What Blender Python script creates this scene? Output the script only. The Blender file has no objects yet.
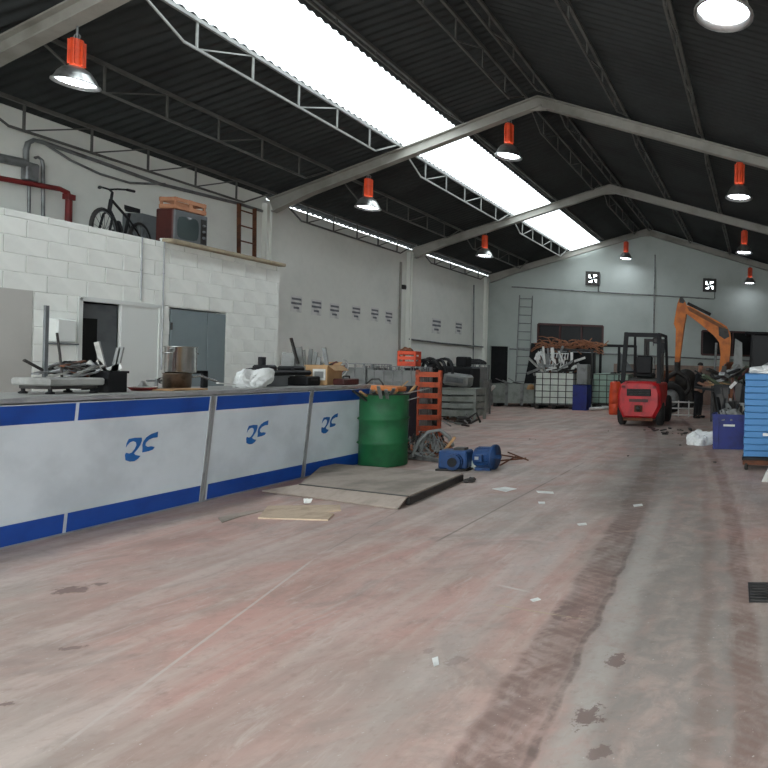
import bpy, bmesh, math, random
import numpy as np
from mathutils import Vector, Matrix, Euler, noise
R_ = random.Random(7)
PI = math.pi
sc = bpy.context.scene
COL = sc.collection

# ------------------------------------------------------------------ camera, sky, exposure
ROLL = 0.025
cam_d = bpy.data.cameras.new('camera')
cam_d.sensor_fit = 'HORIZONTAL'; cam_d.sensor_width = 36.0; cam_d.lens = 36.0 * 600 / 768
cam_d.shift_x = (384 - 760) / 768; cam_d.shift_y = (370 - 384) / 768     # the picture is the left part of a wider frame
cam_d.clip_start = 0.05; cam_d.clip_end = 200
cam = bpy.data.objects.new('camera', cam_d); COL.objects.link(cam)
cam.matrix_world = Matrix.Translation((0, 0, 1.4)) @ Matrix.Rotation(PI / 2, 4, 'X') @ Matrix.Rotation(ROLL, 4, 'Z')
sc.camera = cam
w = bpy.data.worlds.new('overcast_sky'); sc.world = w; w.use_nodes = True
bg = w.node_tree.nodes['Background']
bg.inputs['Color'].default_value = (0.90, 0.97, 1.0, 1); bg.inputs['Strength'].default_value = 6.0
vs = sc.view_settings
vs.view_transform = 'Standard'; vs.look = 'None'; vs.gamma = 1; vs.use_curve_mapping = False
vs.exposure = -0.10
LAMP_POWER = 22.0

def at(x, y, Y):                       # the point at depth Y that the photograph shows at (x, y)
    u, v = x - 760, 370 - y
    c, s = math.cos(ROLL), math.sin(ROLL)
    return Vector(((u * c - v * s) * Y / 600, Y, 1.4 + (v * c + u * s) * Y / 600))
def onfloor(x, y, Z=0.0):
    u, v = x - 760, 370 - y
    c, s = math.cos(ROLL), math.sin(ROLL)
    Y = (Z - 1.4) * 600 / (v * c + u * s)
    return Vector(((u * c - v * s) * Y / 600, Y, Z))

# ------------------------------------------------------------------ materials
def lin(c):
    return tuple(((v / 255) / 12.92 if v / 255 <= 0.04045 else ((v / 255 + 0.055) / 1.055) ** 2.4) for v in c) + (1,)
class NT:
    def __init__(s, name):
        s.m = bpy.data.materials.new(name); s.m.use_nodes = True
        s.n = s.m.node_tree.nodes; s.l = s.m.node_tree.links
        s.b = s.n['Principled BSDF']; s.out = s.n['Material Output']
    def new(s, t, **k):
        n = s.n.new(t)
        for a, v in k.items(): setattr(n, a, v)
        return n
    def put(s, sock, v):
        if isinstance(v, bpy.types.NodeSocket): s.l.new(v, sock)
        else: sock.default_value = v
    def math(s, op, a, b=0.0, c=None, clamp=False):
        n = s.new('ShaderNodeMath', operation=op, use_clamp=clamp)
        s.put(n.inputs[0], a); s.put(n.inputs[1], b)
        if c is not None: s.put(n.inputs[2], c)
        return n.outputs[0]
    def mix(s, f, a, b, mode='MIX'):
        n = s.new('ShaderNodeMix', data_type='RGBA', blend_type=mode)
        s.put(n.inputs[0], f); s.put(n.inputs[6], a); s.put(n.inputs[7], b)
        return n.outputs[2]
    def noise(s, vec, scale, detail=4, rough=0.55, dist=0.0):
        n = s.new('ShaderNodeTexNoise')
        n.inputs['Scale'].default_value = scale; n.inputs['Detail'].default_value = detail
        n.inputs['Roughness'].default_value = rough; n.inputs['Distortion'].default_value = dist
        if vec is not None: s.l.new(vec, n.inputs['Vector'])
        return n.outputs['Fac']
    def ramp(s, v, lo, hi, a=0.0, b=1.0):
        n = s.new('ShaderNodeMapRange', clamp=True, interpolation_type='SMOOTHSTEP')
        s.put(n.inputs[0], v); n.inputs[1].default_value = lo; n.inputs[2].default_value = hi
        n.inputs[3].default_value = a; n.inputs[4].default_value = b
        return n.outputs[0]
    def coord(s, scale=(1, 1, 1)):
        t = s.new('ShaderNodeTexCoord')
        if scale == (1, 1, 1): return t.outputs['Object']
        m = s.new('ShaderNodeMapping'); m.inputs['Scale'].default_value = scale
        s.l.new(t.outputs['Object'], m.inputs['Vector']); return m.outputs['Vector']
    def bump(s, h, strength, dist=0.01):
        n = s.new('ShaderNodeBump'); n.inputs['Strength'].default_value = strength; n.inputs['Distance'].default_value = dist
        s.l.new(h, n.inputs['Height']); s.l.new(n.outputs['Normal'], s.b.inputs['Normal'])
MATS = {}
def mat(name, rgb, rough=0.6, metal=0.0, rgb2=None, scale=6.0, lo=0.45, hi=0.7, bump=0.0, fine=0.0, spec=0.5):
    if name in MATS: return MATS[name]
    t = NT(name); c = t.coord()
    col = lin(rgb)
    f = t.ramp(t.noise(c, scale, 5), lo, hi)
    c2 = lin(rgb2) if rgb2 else tuple(v * 0.72 for v in col[:3]) + (1,)
    o = t.mix(f, col, c2)
    if fine > 0:
        g = t.ramp(t.noise(c, scale * 9, 3), 0.4, 0.75, 0.0, fine)
        o = t.mix(g, o, tuple(v * 0.45 for v in col[:3]) + (1,))
    t.l.new(o, t.b.inputs['Base Color'])
    t.b.inputs['Roughness'].default_value = rough; t.b.inputs['Metallic'].default_value = metal
    t.b.inputs['Specular IOR Level'].default_value = spec
    if bump: t.bump(t.noise(c, scale * 4, 4), bump)
    MATS[name] = t.m; return t.m
def emit(name, rgb, k):
    t = NT(name); e = t.new('ShaderNodeEmission'); e.inputs[0].default_value = lin(rgb); e.inputs[1].default_value = k
    t.l.new(e.outputs[0], t.out.inputs[0]); MATS[name] = t.m; return t.m

M_white = mat('painted_white_wall', (236, 237, 230), 0.8, rgb2=(226, 228, 221), scale=0.8, fine=0.06)
M_block = mat('painted_block', (236, 238, 232), 0.75, rgb2=(226, 228, 222), scale=1.2, fine=0.05, bump=0.12)
M_joint = mat('mortar_joint', (232, 234, 228), 0.9)
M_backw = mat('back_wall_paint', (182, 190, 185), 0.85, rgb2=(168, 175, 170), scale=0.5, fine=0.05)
M_dado = mat('bare_masonry', (158, 136, 124), 0.9, rgb2=(130, 118, 110), scale=2.2, fine=0.3, bump=0.3)
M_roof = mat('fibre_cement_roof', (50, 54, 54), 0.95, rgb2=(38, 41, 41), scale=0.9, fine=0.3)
M_steel = mat('pale_grey_steel', (150, 148, 140), 0.6, rgb2=(122, 120, 112), scale=1.2, fine=0.12)
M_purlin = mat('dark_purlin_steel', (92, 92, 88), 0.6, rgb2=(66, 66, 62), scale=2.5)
M_lat = mat('skylit_purlin_steel', (150, 152, 148), 0.55, rgb2=(120, 122, 118), scale=2.5)  # purlin steel paled where the skylight strikes it; that light is in the colour
M_orange = mat('orange_red_paint', (212, 74, 34), 0.5, rgb2=(176, 56, 26), scale=5)
M_alu = mat('brushed_aluminium', (196, 196, 194), 0.28, 0.9, rgb2=(160, 160, 158), scale=8)
M_galv = mat('galvanised_steel', (140, 142, 142), 0.45, 0.6, rgb2=(108, 108, 108), scale=7)
M_dkst = mat('dark_steel', (62, 60, 58), 0.5, 0.5, rgb2=(44, 40, 38), scale=7)
M_rust = mat('rusty_steel', (112, 70, 48), 0.85, 0.2, rgb2=(70, 46, 36), scale=5, fine=0.3)
M_black = mat('black_plastic', (22, 23, 25), 0.6, rgb2=(32, 32, 34), scale=4, spec=0.3)
M_rubber = mat('tyre_rubber', (30, 30, 30), 0.8, rgb2=(44, 42, 40), scale=6)
M_dullor = mat('faded_orange_paint', (186, 82, 48), 0.7, rgb2=(120, 62, 44), scale=6, fine=.3)
M_blue = mat('blue_vinyl', (24, 74, 160), 0.4, rgb2=(20, 62, 140), scale=3)
M_logo = mat('blue_logo_vinyl', (30, 98, 168), 0.4, rgb2=(24, 84, 150), scale=3)
M_panel = mat('pale_laminate', (212, 220, 226), 0.42, rgb2=(193, 201, 207), scale=1.5, fine=0.05)
M_top = mat('grey_worktop', (150, 150, 146), 0.55, rgb2=(112, 112, 108), scale=3.0, fine=0.2)
M_trim = mat('aluminium_trim', (168, 170, 172), 0.4, 0.4, rgb2=(140, 142, 144), scale=5)
M_greydoor = mat('blue_grey_door', (124, 136, 139), 0.5, rgb2=(112, 123, 127), scale=1.2)
M_paledoor = mat('pale_grey_door', (184, 182, 176), 0.6, rgb2=(174, 172, 166), scale=1.2)
M_whitedoor = mat('white_door', (214, 217, 213), 0.5, rgb2=(204, 207, 203), scale=1.5)
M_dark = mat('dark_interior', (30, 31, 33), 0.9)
M_greydk = mat('grey_metal_leaf', (98, 102, 104), 0.5)
M_green = mat('green_drum_paint', (26, 100, 58), 0.6, rgb2=(20, 80, 46), scale=4, fine=0.15)
M_redp = mat('red_machine_paint', (196, 26, 34), 0.42, rgb2=(150, 20, 28), scale=4, fine=0.12)
M_redpipe = mat('red_fire_pipe', (122, 34, 32), 0.55, rgb2=(96, 28, 26), scale=5)
M_exc = mat('orange_yellow_paint', (222, 124, 34), 0.5, rgb2=(186, 96, 26), scale=3, fine=0.15)
M_bluecr = mat('light_blue_plastic', (66, 126, 178), 0.55, rgb2=(54, 110, 162), scale=5)
M_bluebin = mat('deep_blue_plastic', (22, 38, 116), 0.55, rgb2=(18, 30, 92), scale=4)
M_motor = mat('blue_motor_paint', (22, 62, 110), 0.55, rgb2=(14, 42, 78), scale=7, fine=0.25)
M_card = mat('cardboard', (186, 150, 108), 0.85, rgb2=(164, 128, 90), scale=4, fine=0.08)
M_wood = mat('raw_timber', (178, 140, 98), 0.8, rgb2=(146, 110, 74), scale=5, fine=0.2)
M_pink = mat('pale_orange_crate_wood', (184, 132, 100), 0.75, rgb2=(160, 108, 80), scale=5)
M_brown = mat('dark_red_brown_wood', (82, 38, 34), 0.5, rgb2=(64, 30, 28), scale=4)
M_screen = mat('grey_tube_glass', (70, 80, 80), 0.12, rgb2=(62, 72, 72), scale=2)
M_tank = mat('milky_tank_plastic', (214, 220, 210), 0.5, rgb2=(196, 204, 194), scale=3)
M_tankg = mat('greenish_tank_plastic', (150, 176, 160), 0.5, rgb2=(128, 154, 140), scale=3)
M_plate = mat('worn_steel_plate', (164, 150, 138), 0.7, 0.15, rgb2=(128, 118, 108), scale=2.2, fine=0.25, bump=0.1)
M_paper = mat('white_paper', (226, 226, 222), 0.8)
M_ink = mat('faded_ink', (120, 124, 128), 0.8)
M_cloth = mat('white_bag_film', (224, 226, 224), 0.6, rgb2=(204, 206, 204), scale=9)
M_steelpot = mat('stainless_steel', (190, 190, 188), 0.22, 1.0, rgb2=(168, 168, 166), scale=4)
M_potdk = mat('tarnished_steel', (110, 96, 84), 0.3, 0.9, rgb2=(70, 60, 52), scale=8)
M_copper = mat('copper_wire', (164, 108, 76), 0.6, 0.2, rgb2=(120, 80, 60), scale=8)
M_cage = mat('grey_green_container', (146, 152, 146), 0.6, rgb2=(118, 124, 118), scale=4, fine=0.2)
M_greybin = mat('grey_plastic', (132, 134, 132), 0.6, rgb2=(110, 112, 110), scale=4, fine=0.15)
M_navy = mat('navy_plastic', (30, 34, 50), 0.5)
M_skin = mat('skin', (176, 128, 104), 0.6)
M_cloths = mat('black_work_cloth', (28, 28, 32), 0.9, rgb2=(38, 38, 42), scale=10)
M_hair = mat('dark_hair', (24, 20, 18), 0.7)
M_window = mat('dark_window_glass', (16, 17, 19), 0.3, spec=0.15)
M_frame = mat('dark_red_window_frame', (74, 40, 38), 0.6)
M_lens = emit('lamp_lens', (240, 246, 255), LAMP_POWER)

def skylight_material():
    t = NT('translucent_roof_sheet'); t.n.remove(t.b)
    tr = t.new('ShaderNodeBsdfTransparent'); tl = t.new('ShaderNodeBsdfTranslucent'); mx = t.new('ShaderNodeMixShader')
    tr.inputs[0].default_value = (0.85, 0.87, 0.88, 1); tl.inputs[0].default_value = (0.85, 0.87, 0.88, 1); mx.inputs[0].default_value = 0.35
    t.l.new(tr.outputs[0], mx.inputs[1]); t.l.new(tl.outputs[0], mx.inputs[2]); t.l.new(mx.outputs[0], t.out.inputs[0])
    return t.m
M_sky = skylight_material()

def floor_material():
    t = NT('worn_reddish_concrete'); c = t.coord()
    sep = t.new('ShaderNodeSeparateXYZ'); t.l.new(c, sep.inputs[0]); X, Y = sep.outputs[0], sep.outputs[1]
    n_big = t.noise(c, 0.45, 5, 0.6, 0.4); n_mid = t.noise(c, 2.2, 5, 0.6); n_fine = t.noise(c, 22, 4, 0.6)
    n_str = t.noise(t.coord((2.6, 0.22, 1)), 1.6, 5, 0.6, 0.5)
    n_dir = t.noise(t.coord((1.0, 0.5, 1)), 0.9, 6, 0.65, 0.8)
    pink, pale, grey, dark = lin((200, 160, 148)), lin((206, 190, 180)), lin((176, 164, 154)), lin((138, 118, 106))
    col = t.mix(t.ramp(n_big, 0.38, 0.62), pink, grey)
    col = t.mix(t.ramp(n_str, 0.42, 0.68, 0, 0.75), col, pale)
    col = t.mix(t.ramp(n_dir, 0.5, 0.75, 0, 0.55), col, dark)
    n_a, n_b = t.noise(c, 5.5, 6, 0.7, 0.6), t.noise(t.coord((1.0, 0.35, 1)), 9.0, 5, 0.7, 1.2)
    col = t.mix(t.ramp(n_a, 0.46, 0.72, 0, 0.5), col, lin((164, 138, 126)))
    col = t.mix(t.ramp(n_b, 0.52, 0.74, 0, 0.45), col, lin((214, 202, 194)))
    col = t.mix(t.ramp(t.noise(c, 1.3, 6, 0.7, 1.0), 0.5, 0.66, 0, 0.5), col, lin((150, 140, 132)))
    warp = t.math('MULTIPLY', t.math('SUBTRACT', n_mid, 0.5), 0.35)
    def band(pts, width, soft, colour, amount, tread=0.0, y0=-9, y1=99):
        nonlocal col
        P = [onfloor(*p) for p in pts]
        k = np.polyfit([p.y for p in P], [p.x for p in P], 2)
        cx = t.math('ADD', t.math('MULTIPLY', t.math('ADD', t.math('MULTIPLY', Y, float(k[0])), float(k[1])), Y), float(k[2]))
        d = t.math('ABSOLUTE', t.math('ADD', t.math('SUBTRACT', X, cx), t.math('MULTIPLY', warp, 0.4)))
        f = t.ramp(d, width, width - soft, 0, amount)
        f = t.math('MULTIPLY', f, t.ramp(n_a, 0.32, 0.6, 0.35, 1.0))
        f = t.math('MULTIPLY', f, t.math('MULTIPLY', t.ramp(Y, y0, y0 + 0.8), t.ramp(Y, y1 + 1.5, y1)))
        if tread:
            wv = t.math('SINE', t.math('MULTIPLY', t.math('ADD', Y, t.math('MULTIPLY', X, 0.6)), 90.0))
            f = t.math('MULTIPLY', f, t.ramp(t.math('ADD', wv, t.math('MULTIPLY', n_fine, 2.0)), -0.6, 1.6, 1 - tread, 1.0))
        col = t.mix(f, col, colour)
    grey2, pale2 = lin((150, 146, 140)), lin((190, 184, 176))
    band([(690, 768), (680, 612), (668, 545), (660, 480)], 0.75, 0.5, grey2, 0.8)
    band([(560, 768), (610, 640), (650, 545), (665, 500)], 0.13, 0.1, pale2, 0.75, y1=5.5)
    band([(479, 768), (575, 612), (618, 540), (645, 480)], 0.155, 0.06, lin((130, 106, 98)), 0.85, 0.3)
    band([(520, 768), (602, 612), (632, 540), (652, 480)], 0.028, 0.02, lin((108, 92, 86)), 0.8, 0.3, y1=4.2)
    band([(752, 768), (746, 640), (738, 560), (728, 500)], 0.10, 0.06, lin((136, 106, 96)), 0.7, 0.35)
    band([(700, 768), (705, 640), (708, 560), (706, 500)], 0.07, 0.06, lin((142, 118, 108)), 0.45, 0.3)
    band([(330, 768), (460, 640), (540, 560), (600, 500)], 0.22, 0.18, pale2, 0.4)
    band([(592, 530), (640, 480), (670, 455), (690, 440)], 0.5, 0.45, lin((120, 110, 102)), 0.6, y0=5.5, y1=13)
    def seg(a, b, width, colour, amount):
        nonlocal col
        A, B = onfloor(*a), onfloor(*b); d = (B - A).normalized(); n = Vector((-d.y, d.x, 0)); L = (B - A).length
        s1 = t.math('ADD', t.math('MULTIPLY', X, n.x), t.math('MULTIPLY', Y, n.y))
        dist = t.math('ABSOLUTE', t.math('SUBTRACT', s1, n.dot(A)))
        along = t.math('ADD', t.math('MULTIPLY', X, d.x), t.math('MULTIPLY', Y, d.y))
        f = t.ramp(dist, width, width * 0.4, 0, amount)
        f = t.math('MULTIPLY', f, t.math('MULTIPLY', t.ramp(along, d.dot(A), d.dot(A) + 0.2), t.ramp(along, d.dot(A) + L, d.dot(A) + L - 0.2)))
        f = t.math('MULTIPLY', f, t.ramp(n_mid, 0.3, 0.5))
        col = t.mix(f, col, colour)
    seg((40, 762), (318, 556), 0.012, lin((206, 196, 188)), 0.75)
    seg((318, 556), (470, 470), 0.012, lin((150, 138, 130)), 0.7)
    seg((430, 545), (585, 462), 0.016, lin((122, 112, 104)), 0.7)
    seg((490, 583), (538, 594), 0.014, lin((214, 208, 200)), 0.8)
    seg((478, 602), (600, 622), 0.01, lin((196, 178, 150)), 0.7)
    def spot(p, r, colour, amount, stretch=0.6):
        nonlocal col
        A = onfloor(*p)
        dx = t.math('MULTIPLY', t.math('SUBTRACT', X, A.x), 1.0); dy = t.math('MULTIPLY', t.math('SUBTRACT', Y, A.y), stretch)
        d = t.math('SQRT', t.math('ADD', t.math('MULTIPLY', dx, dx), t.math('MULTIPLY', dy, dy)))
        d = t.math('ADD', d, t.math('MULTIPLY', t.math('SUBTRACT', t.noise(c, 20, 5, 0.7), 0.5), r * 3.6))
        col = t.mix(t.ramp(d, r, r * 0.75, 0, amount), col, colour)
    for p, r, a, st in [((72, 590), .10, .75, 1.6), ((100, 584), .06, .7, 2.4), ((73, 648), .05, .6, 2), ((616, 660), .05, .7, .7), ((588, 716), .055, .75, .7),
                    ((600, 752), .04, .6, .7), ((455, 660), .05, .3, 1), ((6, 704), .04, .7, 2), ((570, 612), .1, .5, .9), ((430, 650), .03, .3, 1), ((300, 470), .08, .3, 1)]:
        spot(p, r, lin((112, 90, 84)), a, st)
    col = t.mix(t.ramp(n_fine, 0.5, 0.8, 0, 0.35), col, dark)
    sp = t.noise(c, 60, 2, 0.5); col = t.mix(t.ramp(sp, 0.70, 0.74, 0, 0.6), col, lin((214, 210, 204)))
    col = t.mix(1.0, col, (0.86, 0.84, 0.84, 1), 'MULTIPLY')
    t.l.new(col, t.b.inputs['Base Color'])
    t.l.new(t.ramp(n_mid, 0.3, 0.7, 0.42, 0.7), t.b.inputs['Roughness'])
    t.b.inputs['Specular IOR Level'].default_value = 0.35
    t.bump(t.math('ADD', n_fine, n_mid), 0.12, 0.01)
    return t.m
M_floor = floor_material()

# ------------------------------------------------------------------ mesh helpers
class MB:
    def __init__(s): s.v = []; s.f = []; s.mi = []; s.sm = []
    def add(s, vs, fs, m=0, smooth=False):
        o = len(s.v); s.v += [tuple(v) for v in vs]
        for f in fs: s.f.append(tuple(i + o for i in f)); s.mi.append(m); s.sm.append(smooth)
        return s
    def box(s, c, d, rot=None, m=0):
        x, y, z = d[0] / 2, d[1] / 2, d[2] / 2
        vs = [Vector((a, b, e)) for a in (-x, x) for b in (-y, y) for e in (-z, z)]
        if rot is not None:
            q = rot if isinstance(rot, Matrix) else Euler(rot).to_matrix()
            vs = [q @ v for v in vs]
        C = Vector(c); vs = [v + C for v in vs]
        return s.add(vs, [(0, 1, 3, 2), (4, 6, 7, 5), (0, 4, 5, 1), (2, 3, 7, 6), (0, 2, 6, 4), (1, 5, 7, 3)], m)
    def cbox(s, c, d, b=0.01, rot=None, m=0):     # box with chamfered edges
        x, y, z = d[0] / 2, d[1] / 2, d[2] / 2; b = min(b, x * .9, y * .9, z * .9)
        bm = bmesh.new(); bmesh.ops.create_cube(bm, size=1)
        for v in bm.verts: v.co = Vector((v.co.x * 2 * x, v.co.y * 2 * y, v.co.z * 2 * z))
        bmesh.ops.bevel(bm, geom=list(bm.edges), offset=b, segments=1, affect='EDGES')
        q = rot if isinstance(rot, Matrix) else Euler(rot or (0, 0, 0)).to_matrix(); C = Vector(c)
        bm.verts.index_update()
        s.add([q @ v.co + C for v in bm.verts], [[v.index for v in f.verts] for f in bm.faces], m); bm.free(); return s
    def bar(s, p, q, wd, ht=None, up=(0, 0, 1), m=0):
        p, q = Vector(p), Vector(q); ht = ht or wd; d = (q - p); L = d.length
        if L < 1e-6: return s
        d.normalize(); upv = Vector(up)
        if abs(d.dot(upv)) > 0.98: upv = Vector((0, 1, 0))
        a = d.cross(upv).normalized(); b = a.cross(d).normalized()
        vs = [pt + a * (i * wd / 2) + b * (j * ht / 2) for pt in (p, q) for i, j in ((-1, -1), (1, -1), (1, 1), (-1, 1))]
        return s.add(vs, [(0, 1, 2, 3), (7, 6, 5, 4), (0, 4, 5, 1), (1, 5, 6, 2), (2, 6, 7, 3), (3, 7, 4, 0)], m)
    def tube(s, pts, r, n=6, m=0, caps=True, closed=False):
        pts = [Vector(p) for p in pts]; N = len(pts); rs = r if isinstance(r, (list, tuple)) else [r] * N
        rings = []; ref = None
        for i, p in enumerate(pts):
            if closed: d = pts[(i + 1) % N] - pts[i - 1]
            else: d = pts[min(i + 1, N - 1)] - pts[max(i - 1, 0)]
            if d.length < 1e-9: d = Vector((0, 0, 1))
            d.normalize()
            if ref is None: ref = Vector((0, 0, 1)) if abs(d.z) < 0.9 else Vector((1, 0, 0))
            a = ref - d * ref.dot(d)
            if a.length < 1e-4: a = Vector((1, 0, 0)) - d * d.x
            a.normalize(); ref = a; b = d.cross(a)
            rings.append([p + (a * math.cos(2 * PI * k / n) + b * math.sin(2 * PI * k / n)) * rs[i] for k in range(n)])
        vs = [v for g in rings for v in g]; fs = []
        for i in range(N if closed else N - 1):
            j = (i + 1) % N
            for k in range(n): fs.append((i * n + k, i * n + (k + 1) % n, j * n + (k + 1) % n, j * n + k))
        s.add(vs, fs, m, True)
        if caps and not closed:
            s.add(rings[0], [tuple(range(n))[::-1]], m); s.add(rings[-1], [tuple(range(n))], m)
        return s
    def lathe(s, prof, n=16, m=0, c=(0, 0, 0), axis='Z', smooth=True):
        C = Vector(c); vs = []; fs = []
        for r, z in prof:
            for k in range(n):
                a = 2 * PI * k / n; p = Vector((r * math.cos(a), r * math.sin(a), z))
                if axis == 'X': p = Vector((p.z, p.x, p.y))
                elif axis == 'Y': p = Vector((p.y, p.z, p.x))
                vs.append(p + C)
        for i in range(len(prof) - 1):
            for k in range(n): fs.append((i * n + k, i * n + (k + 1) % n, (i + 1) * n + (k + 1) % n, (i + 1) * n + k))
        return s.add(vs, fs, m, smooth)
    def prism(s, poly, frame, thick, m=0):       # poly of (a, b); frame(a, b, t) -> point
        n = len(poly)
        vs = [frame(a, b, 0) for a, b in poly] + [frame(a, b, thick) for a, b in poly]
        fs = [tuple(range(n))[::-1], tuple(range(n, 2 * n))] + [(i, (i + 1) % n, n + (i + 1) % n, n + i) for i in range(n)]
        return s.add(vs, fs, m)
    def mesh(s, name, mats):
        me = bpy.data.meshes.new(name); me.from_pydata(s.v, [], s.f)
        for x in (mats if isinstance(mats, (list, tuple)) else [mats]): me.materials.append(x)
        me.polygons.foreach_set('material_index', s.mi); me.polygons.foreach_set('use_smooth', s.sm)
        bm = bmesh.new(); bm.from_mesh(me); bmesh.ops.recalc_face_normals(bm, faces=bm.faces); bm.to_mesh(me); bm.free()
        me.update(); return me
    def build(s, name, mats, parent=None, loc=(0, 0, 0), rot=(0, 0, 0)):
        return put(name, s.mesh(name, mats), parent, loc, rot)
def put(name, me, parent=None, loc=(0, 0, 0), rot=(0, 0, 0)):
    o = bpy.data.objects.new(name, me); COL.objects.link(o); o.parent = parent; o.location = loc; o.rotation_euler = rot; return o
def tag(o, label, cat, group=None, kind=None):
    o['label'] = label; o['category'] = cat
    if group: o['group'] = group
    if kind: o['kind'] = kind
    return o
def thing(name, label, cat, loc=(0, 0, 0), rz=0.0, group=None):
    o = bpy.data.objects.new(name, None); COL.objects.link(o); o.location = loc; o.rotation_euler = (0, 0, rz); o.empty_display_size = 0.1
    return tag(o, label, cat, group)
def struct(o): o['kind'] = 'structure'; return o
def copy_tree(o, parent=None):
    c = o.copy(); COL.objects.link(c); c.parent = parent
    for ch in list(o.children): copy_tree(ch, c)
    return c
def arc(c, r, a0, a1, n, f): return [f(c[0] + r * math.cos(a0 + (a1 - a0) * i / n), c[1] + r * math.sin(a0 + (a1 - a0) * i / n)) for i in range(n + 1)]

# ------------------------------------------------------------------ the hall
XL, XR, XRI = -9.75, 4.0, -4.31                    # left wall, right wall, ridge
ZRI, ML, MR = 6.60, 0.371, 0.243
def zroof(x): return ZRI + ML * (x - XRI) if x < XRI else ZRI - MR * (x - XRI)
YF = -1.4                                          # front wall, behind the camera
def yback(x): return 22.35 + 0.17 * (x - XRI)
b = MB(); b.add([(-11, YF - 6, 0), (XR + 2, YF - 6, 0), (XR + 2, 24.5, 0), (-11, 24.5, 0), (-11, YF - 6, -.2), (XR + 2, YF - 6, -.2), (XR + 2, 24.5, -.2), (-11, 24.5, -.2)],
         [(0, 1, 2, 3), (7, 6, 5, 4), (0, 4, 5, 1), (1, 5, 6, 2), (2, 6, 7, 3), (3, 7, 4, 0)])
FLOOR = struct(b.build('floor', M_floor))
# corrugated roof in bands
def corrugated(x0, x1, y0, y1, lift=0.0, pitch=0.146, amp=0.015, per=6):
    n = max(2, int(round((y1 - y0) / pitch * per))); vs = []; fs = []
    for i in range(n + 1):
        y = y0 + (y1 - y0) * i / n; dz = amp * math.sin(2 * PI * y / pitch) + lift
        vs += [(x0, y, zroof(x0) + dz), (x1, y, zroof(x1) + dz)]
    for i in range(n): fs.append((2 * i, 2 * i + 1, 2 * i + 3, 2 * i + 2))
    return MB().add(vs, fs, 0, True)
SKY0, SKY1 = -7.09, -5.96
YB1 = 24.3
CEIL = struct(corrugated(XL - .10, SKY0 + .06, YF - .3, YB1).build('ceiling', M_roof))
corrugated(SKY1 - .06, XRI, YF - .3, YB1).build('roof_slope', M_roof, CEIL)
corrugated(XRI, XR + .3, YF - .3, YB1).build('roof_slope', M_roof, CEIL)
MB().prism([(-.3, -.10), (0, .02), (.3, -.065), (.3, -.045), (0, .05), (-.3, -.08)], lambda a, bb, t: Vector((XRI + a, YF - .3 + t, ZRI + .03 + bb)), YB1 - YF + .3).build('ridge_cap', M_roof, CEIL)
WIN = bpy.data.objects.new('window_1', None); COL.objects.link(WIN); struct(WIN)
WIN['label'] = 'long strip of bright translucent roof sheets'
y = YF - .3
while y < 22.2:
    y2 = min(y + 1.062, 22.3)
    corrugated(SKY0 - .02, SKY1 + .02, y, y2 + .02, lift=0.004).build('pane', M_sky, WIN); y = y2
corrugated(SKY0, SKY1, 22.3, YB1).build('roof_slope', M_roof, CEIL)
# walls
def wall_poly(poly, frame, thick, name, m): return struct(MB().prism(poly, frame, thick).build(name, m))
ZE = zroof(XL) - 0.088
WL = wall_poly([(YF - .2, 0), (yback(XL) + .2, 0), (yback(XL) + .2, ZE), (11.75, ZE), (11.75, ZE + .06), (YF - .2, ZE + .06)], lambda a, bb, t: Vector((XL - t, a, bb)), .08, 'wall_left', M_white)
WR = wall_poly([(YF - .2, 0), (24.2, 0), (24.2, zroof(XR) - .03), (YF - .2, zroof(XR) - .03)], lambda a, bb, t: Vector((XR + t, a, bb)), .2, 'wall_right', M_white)
# back wall with two window recesses and a doorway: built as strips around the openings
def bpt(x, z, t=0.0): return Vector((x, yback(x) + t, z))
openings = [(-9.68, -9.03, 0, 2.02), (-8.07, -5.82, 1.87, 2.87), (-2.23, .08, 1.93, 2.83), (-6.42, -6.02, 4.40, 4.80), (-2.19, -1.79, 4.36, 4.76)]
b = MB(); xs = sorted({XL, XR, XRI} | {o[0] for o in openings} | {o[1] for o in openings})
for x0, x1 in zip(xs[:-1], xs[1:]):
    op = [o for o in openings if o[0] <= x0 + 1e-6 and o[1] >= x1 - 1e-6]
    t0, t1 = zroof(x0) - .03, zroof(x1) - .03
    spans = []; low = 0.0
    for o_ in sorted(op, key=lambda o_: o_[2]):
        if o_[2] > low: spans.append(((low, low), (o_[2], o_[2])))
        low = o_[3]
    spans.append(((low, low), (t0, t1)))
    for (a0, a1), (c0, c1) in spans:
        b.prism([(x0, a0), (x1, a1), (x1, c1), (x0, c0)], lambda a, bb, t: bpt(a, bb, t), .22)
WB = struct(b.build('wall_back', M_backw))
b = MB(); b.prism([(-5.4, .02), (XR - .02, .02), (XR - .02, 1.5), (-5.4, 1.5)], lambda a, bb, t: bpt(a, bb, -t), .03); b.build('masonry_base', M_dado, WB)
# front wall with a wide open doorway behind the camera
b = MB()
for x0, x1, z0 in [(XL, -9.2, 0), (-9.2, 3.5, 4.0), (3.5, XR, 0)]:
    x1s = [x0, XRI, x1] if x0 < XRI < x1 else [x0, x1]
    for a, e in zip(x1s[:-1], x1s[1:]): b.prism([(a, z0), (e, z0), (e, zroof(e) - .03), (a, zroof(a) - .03)], lambda p, q, t: Vector((p, YF - t, q)), .2)
struct(b.build('wall_front', M_white))
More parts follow.
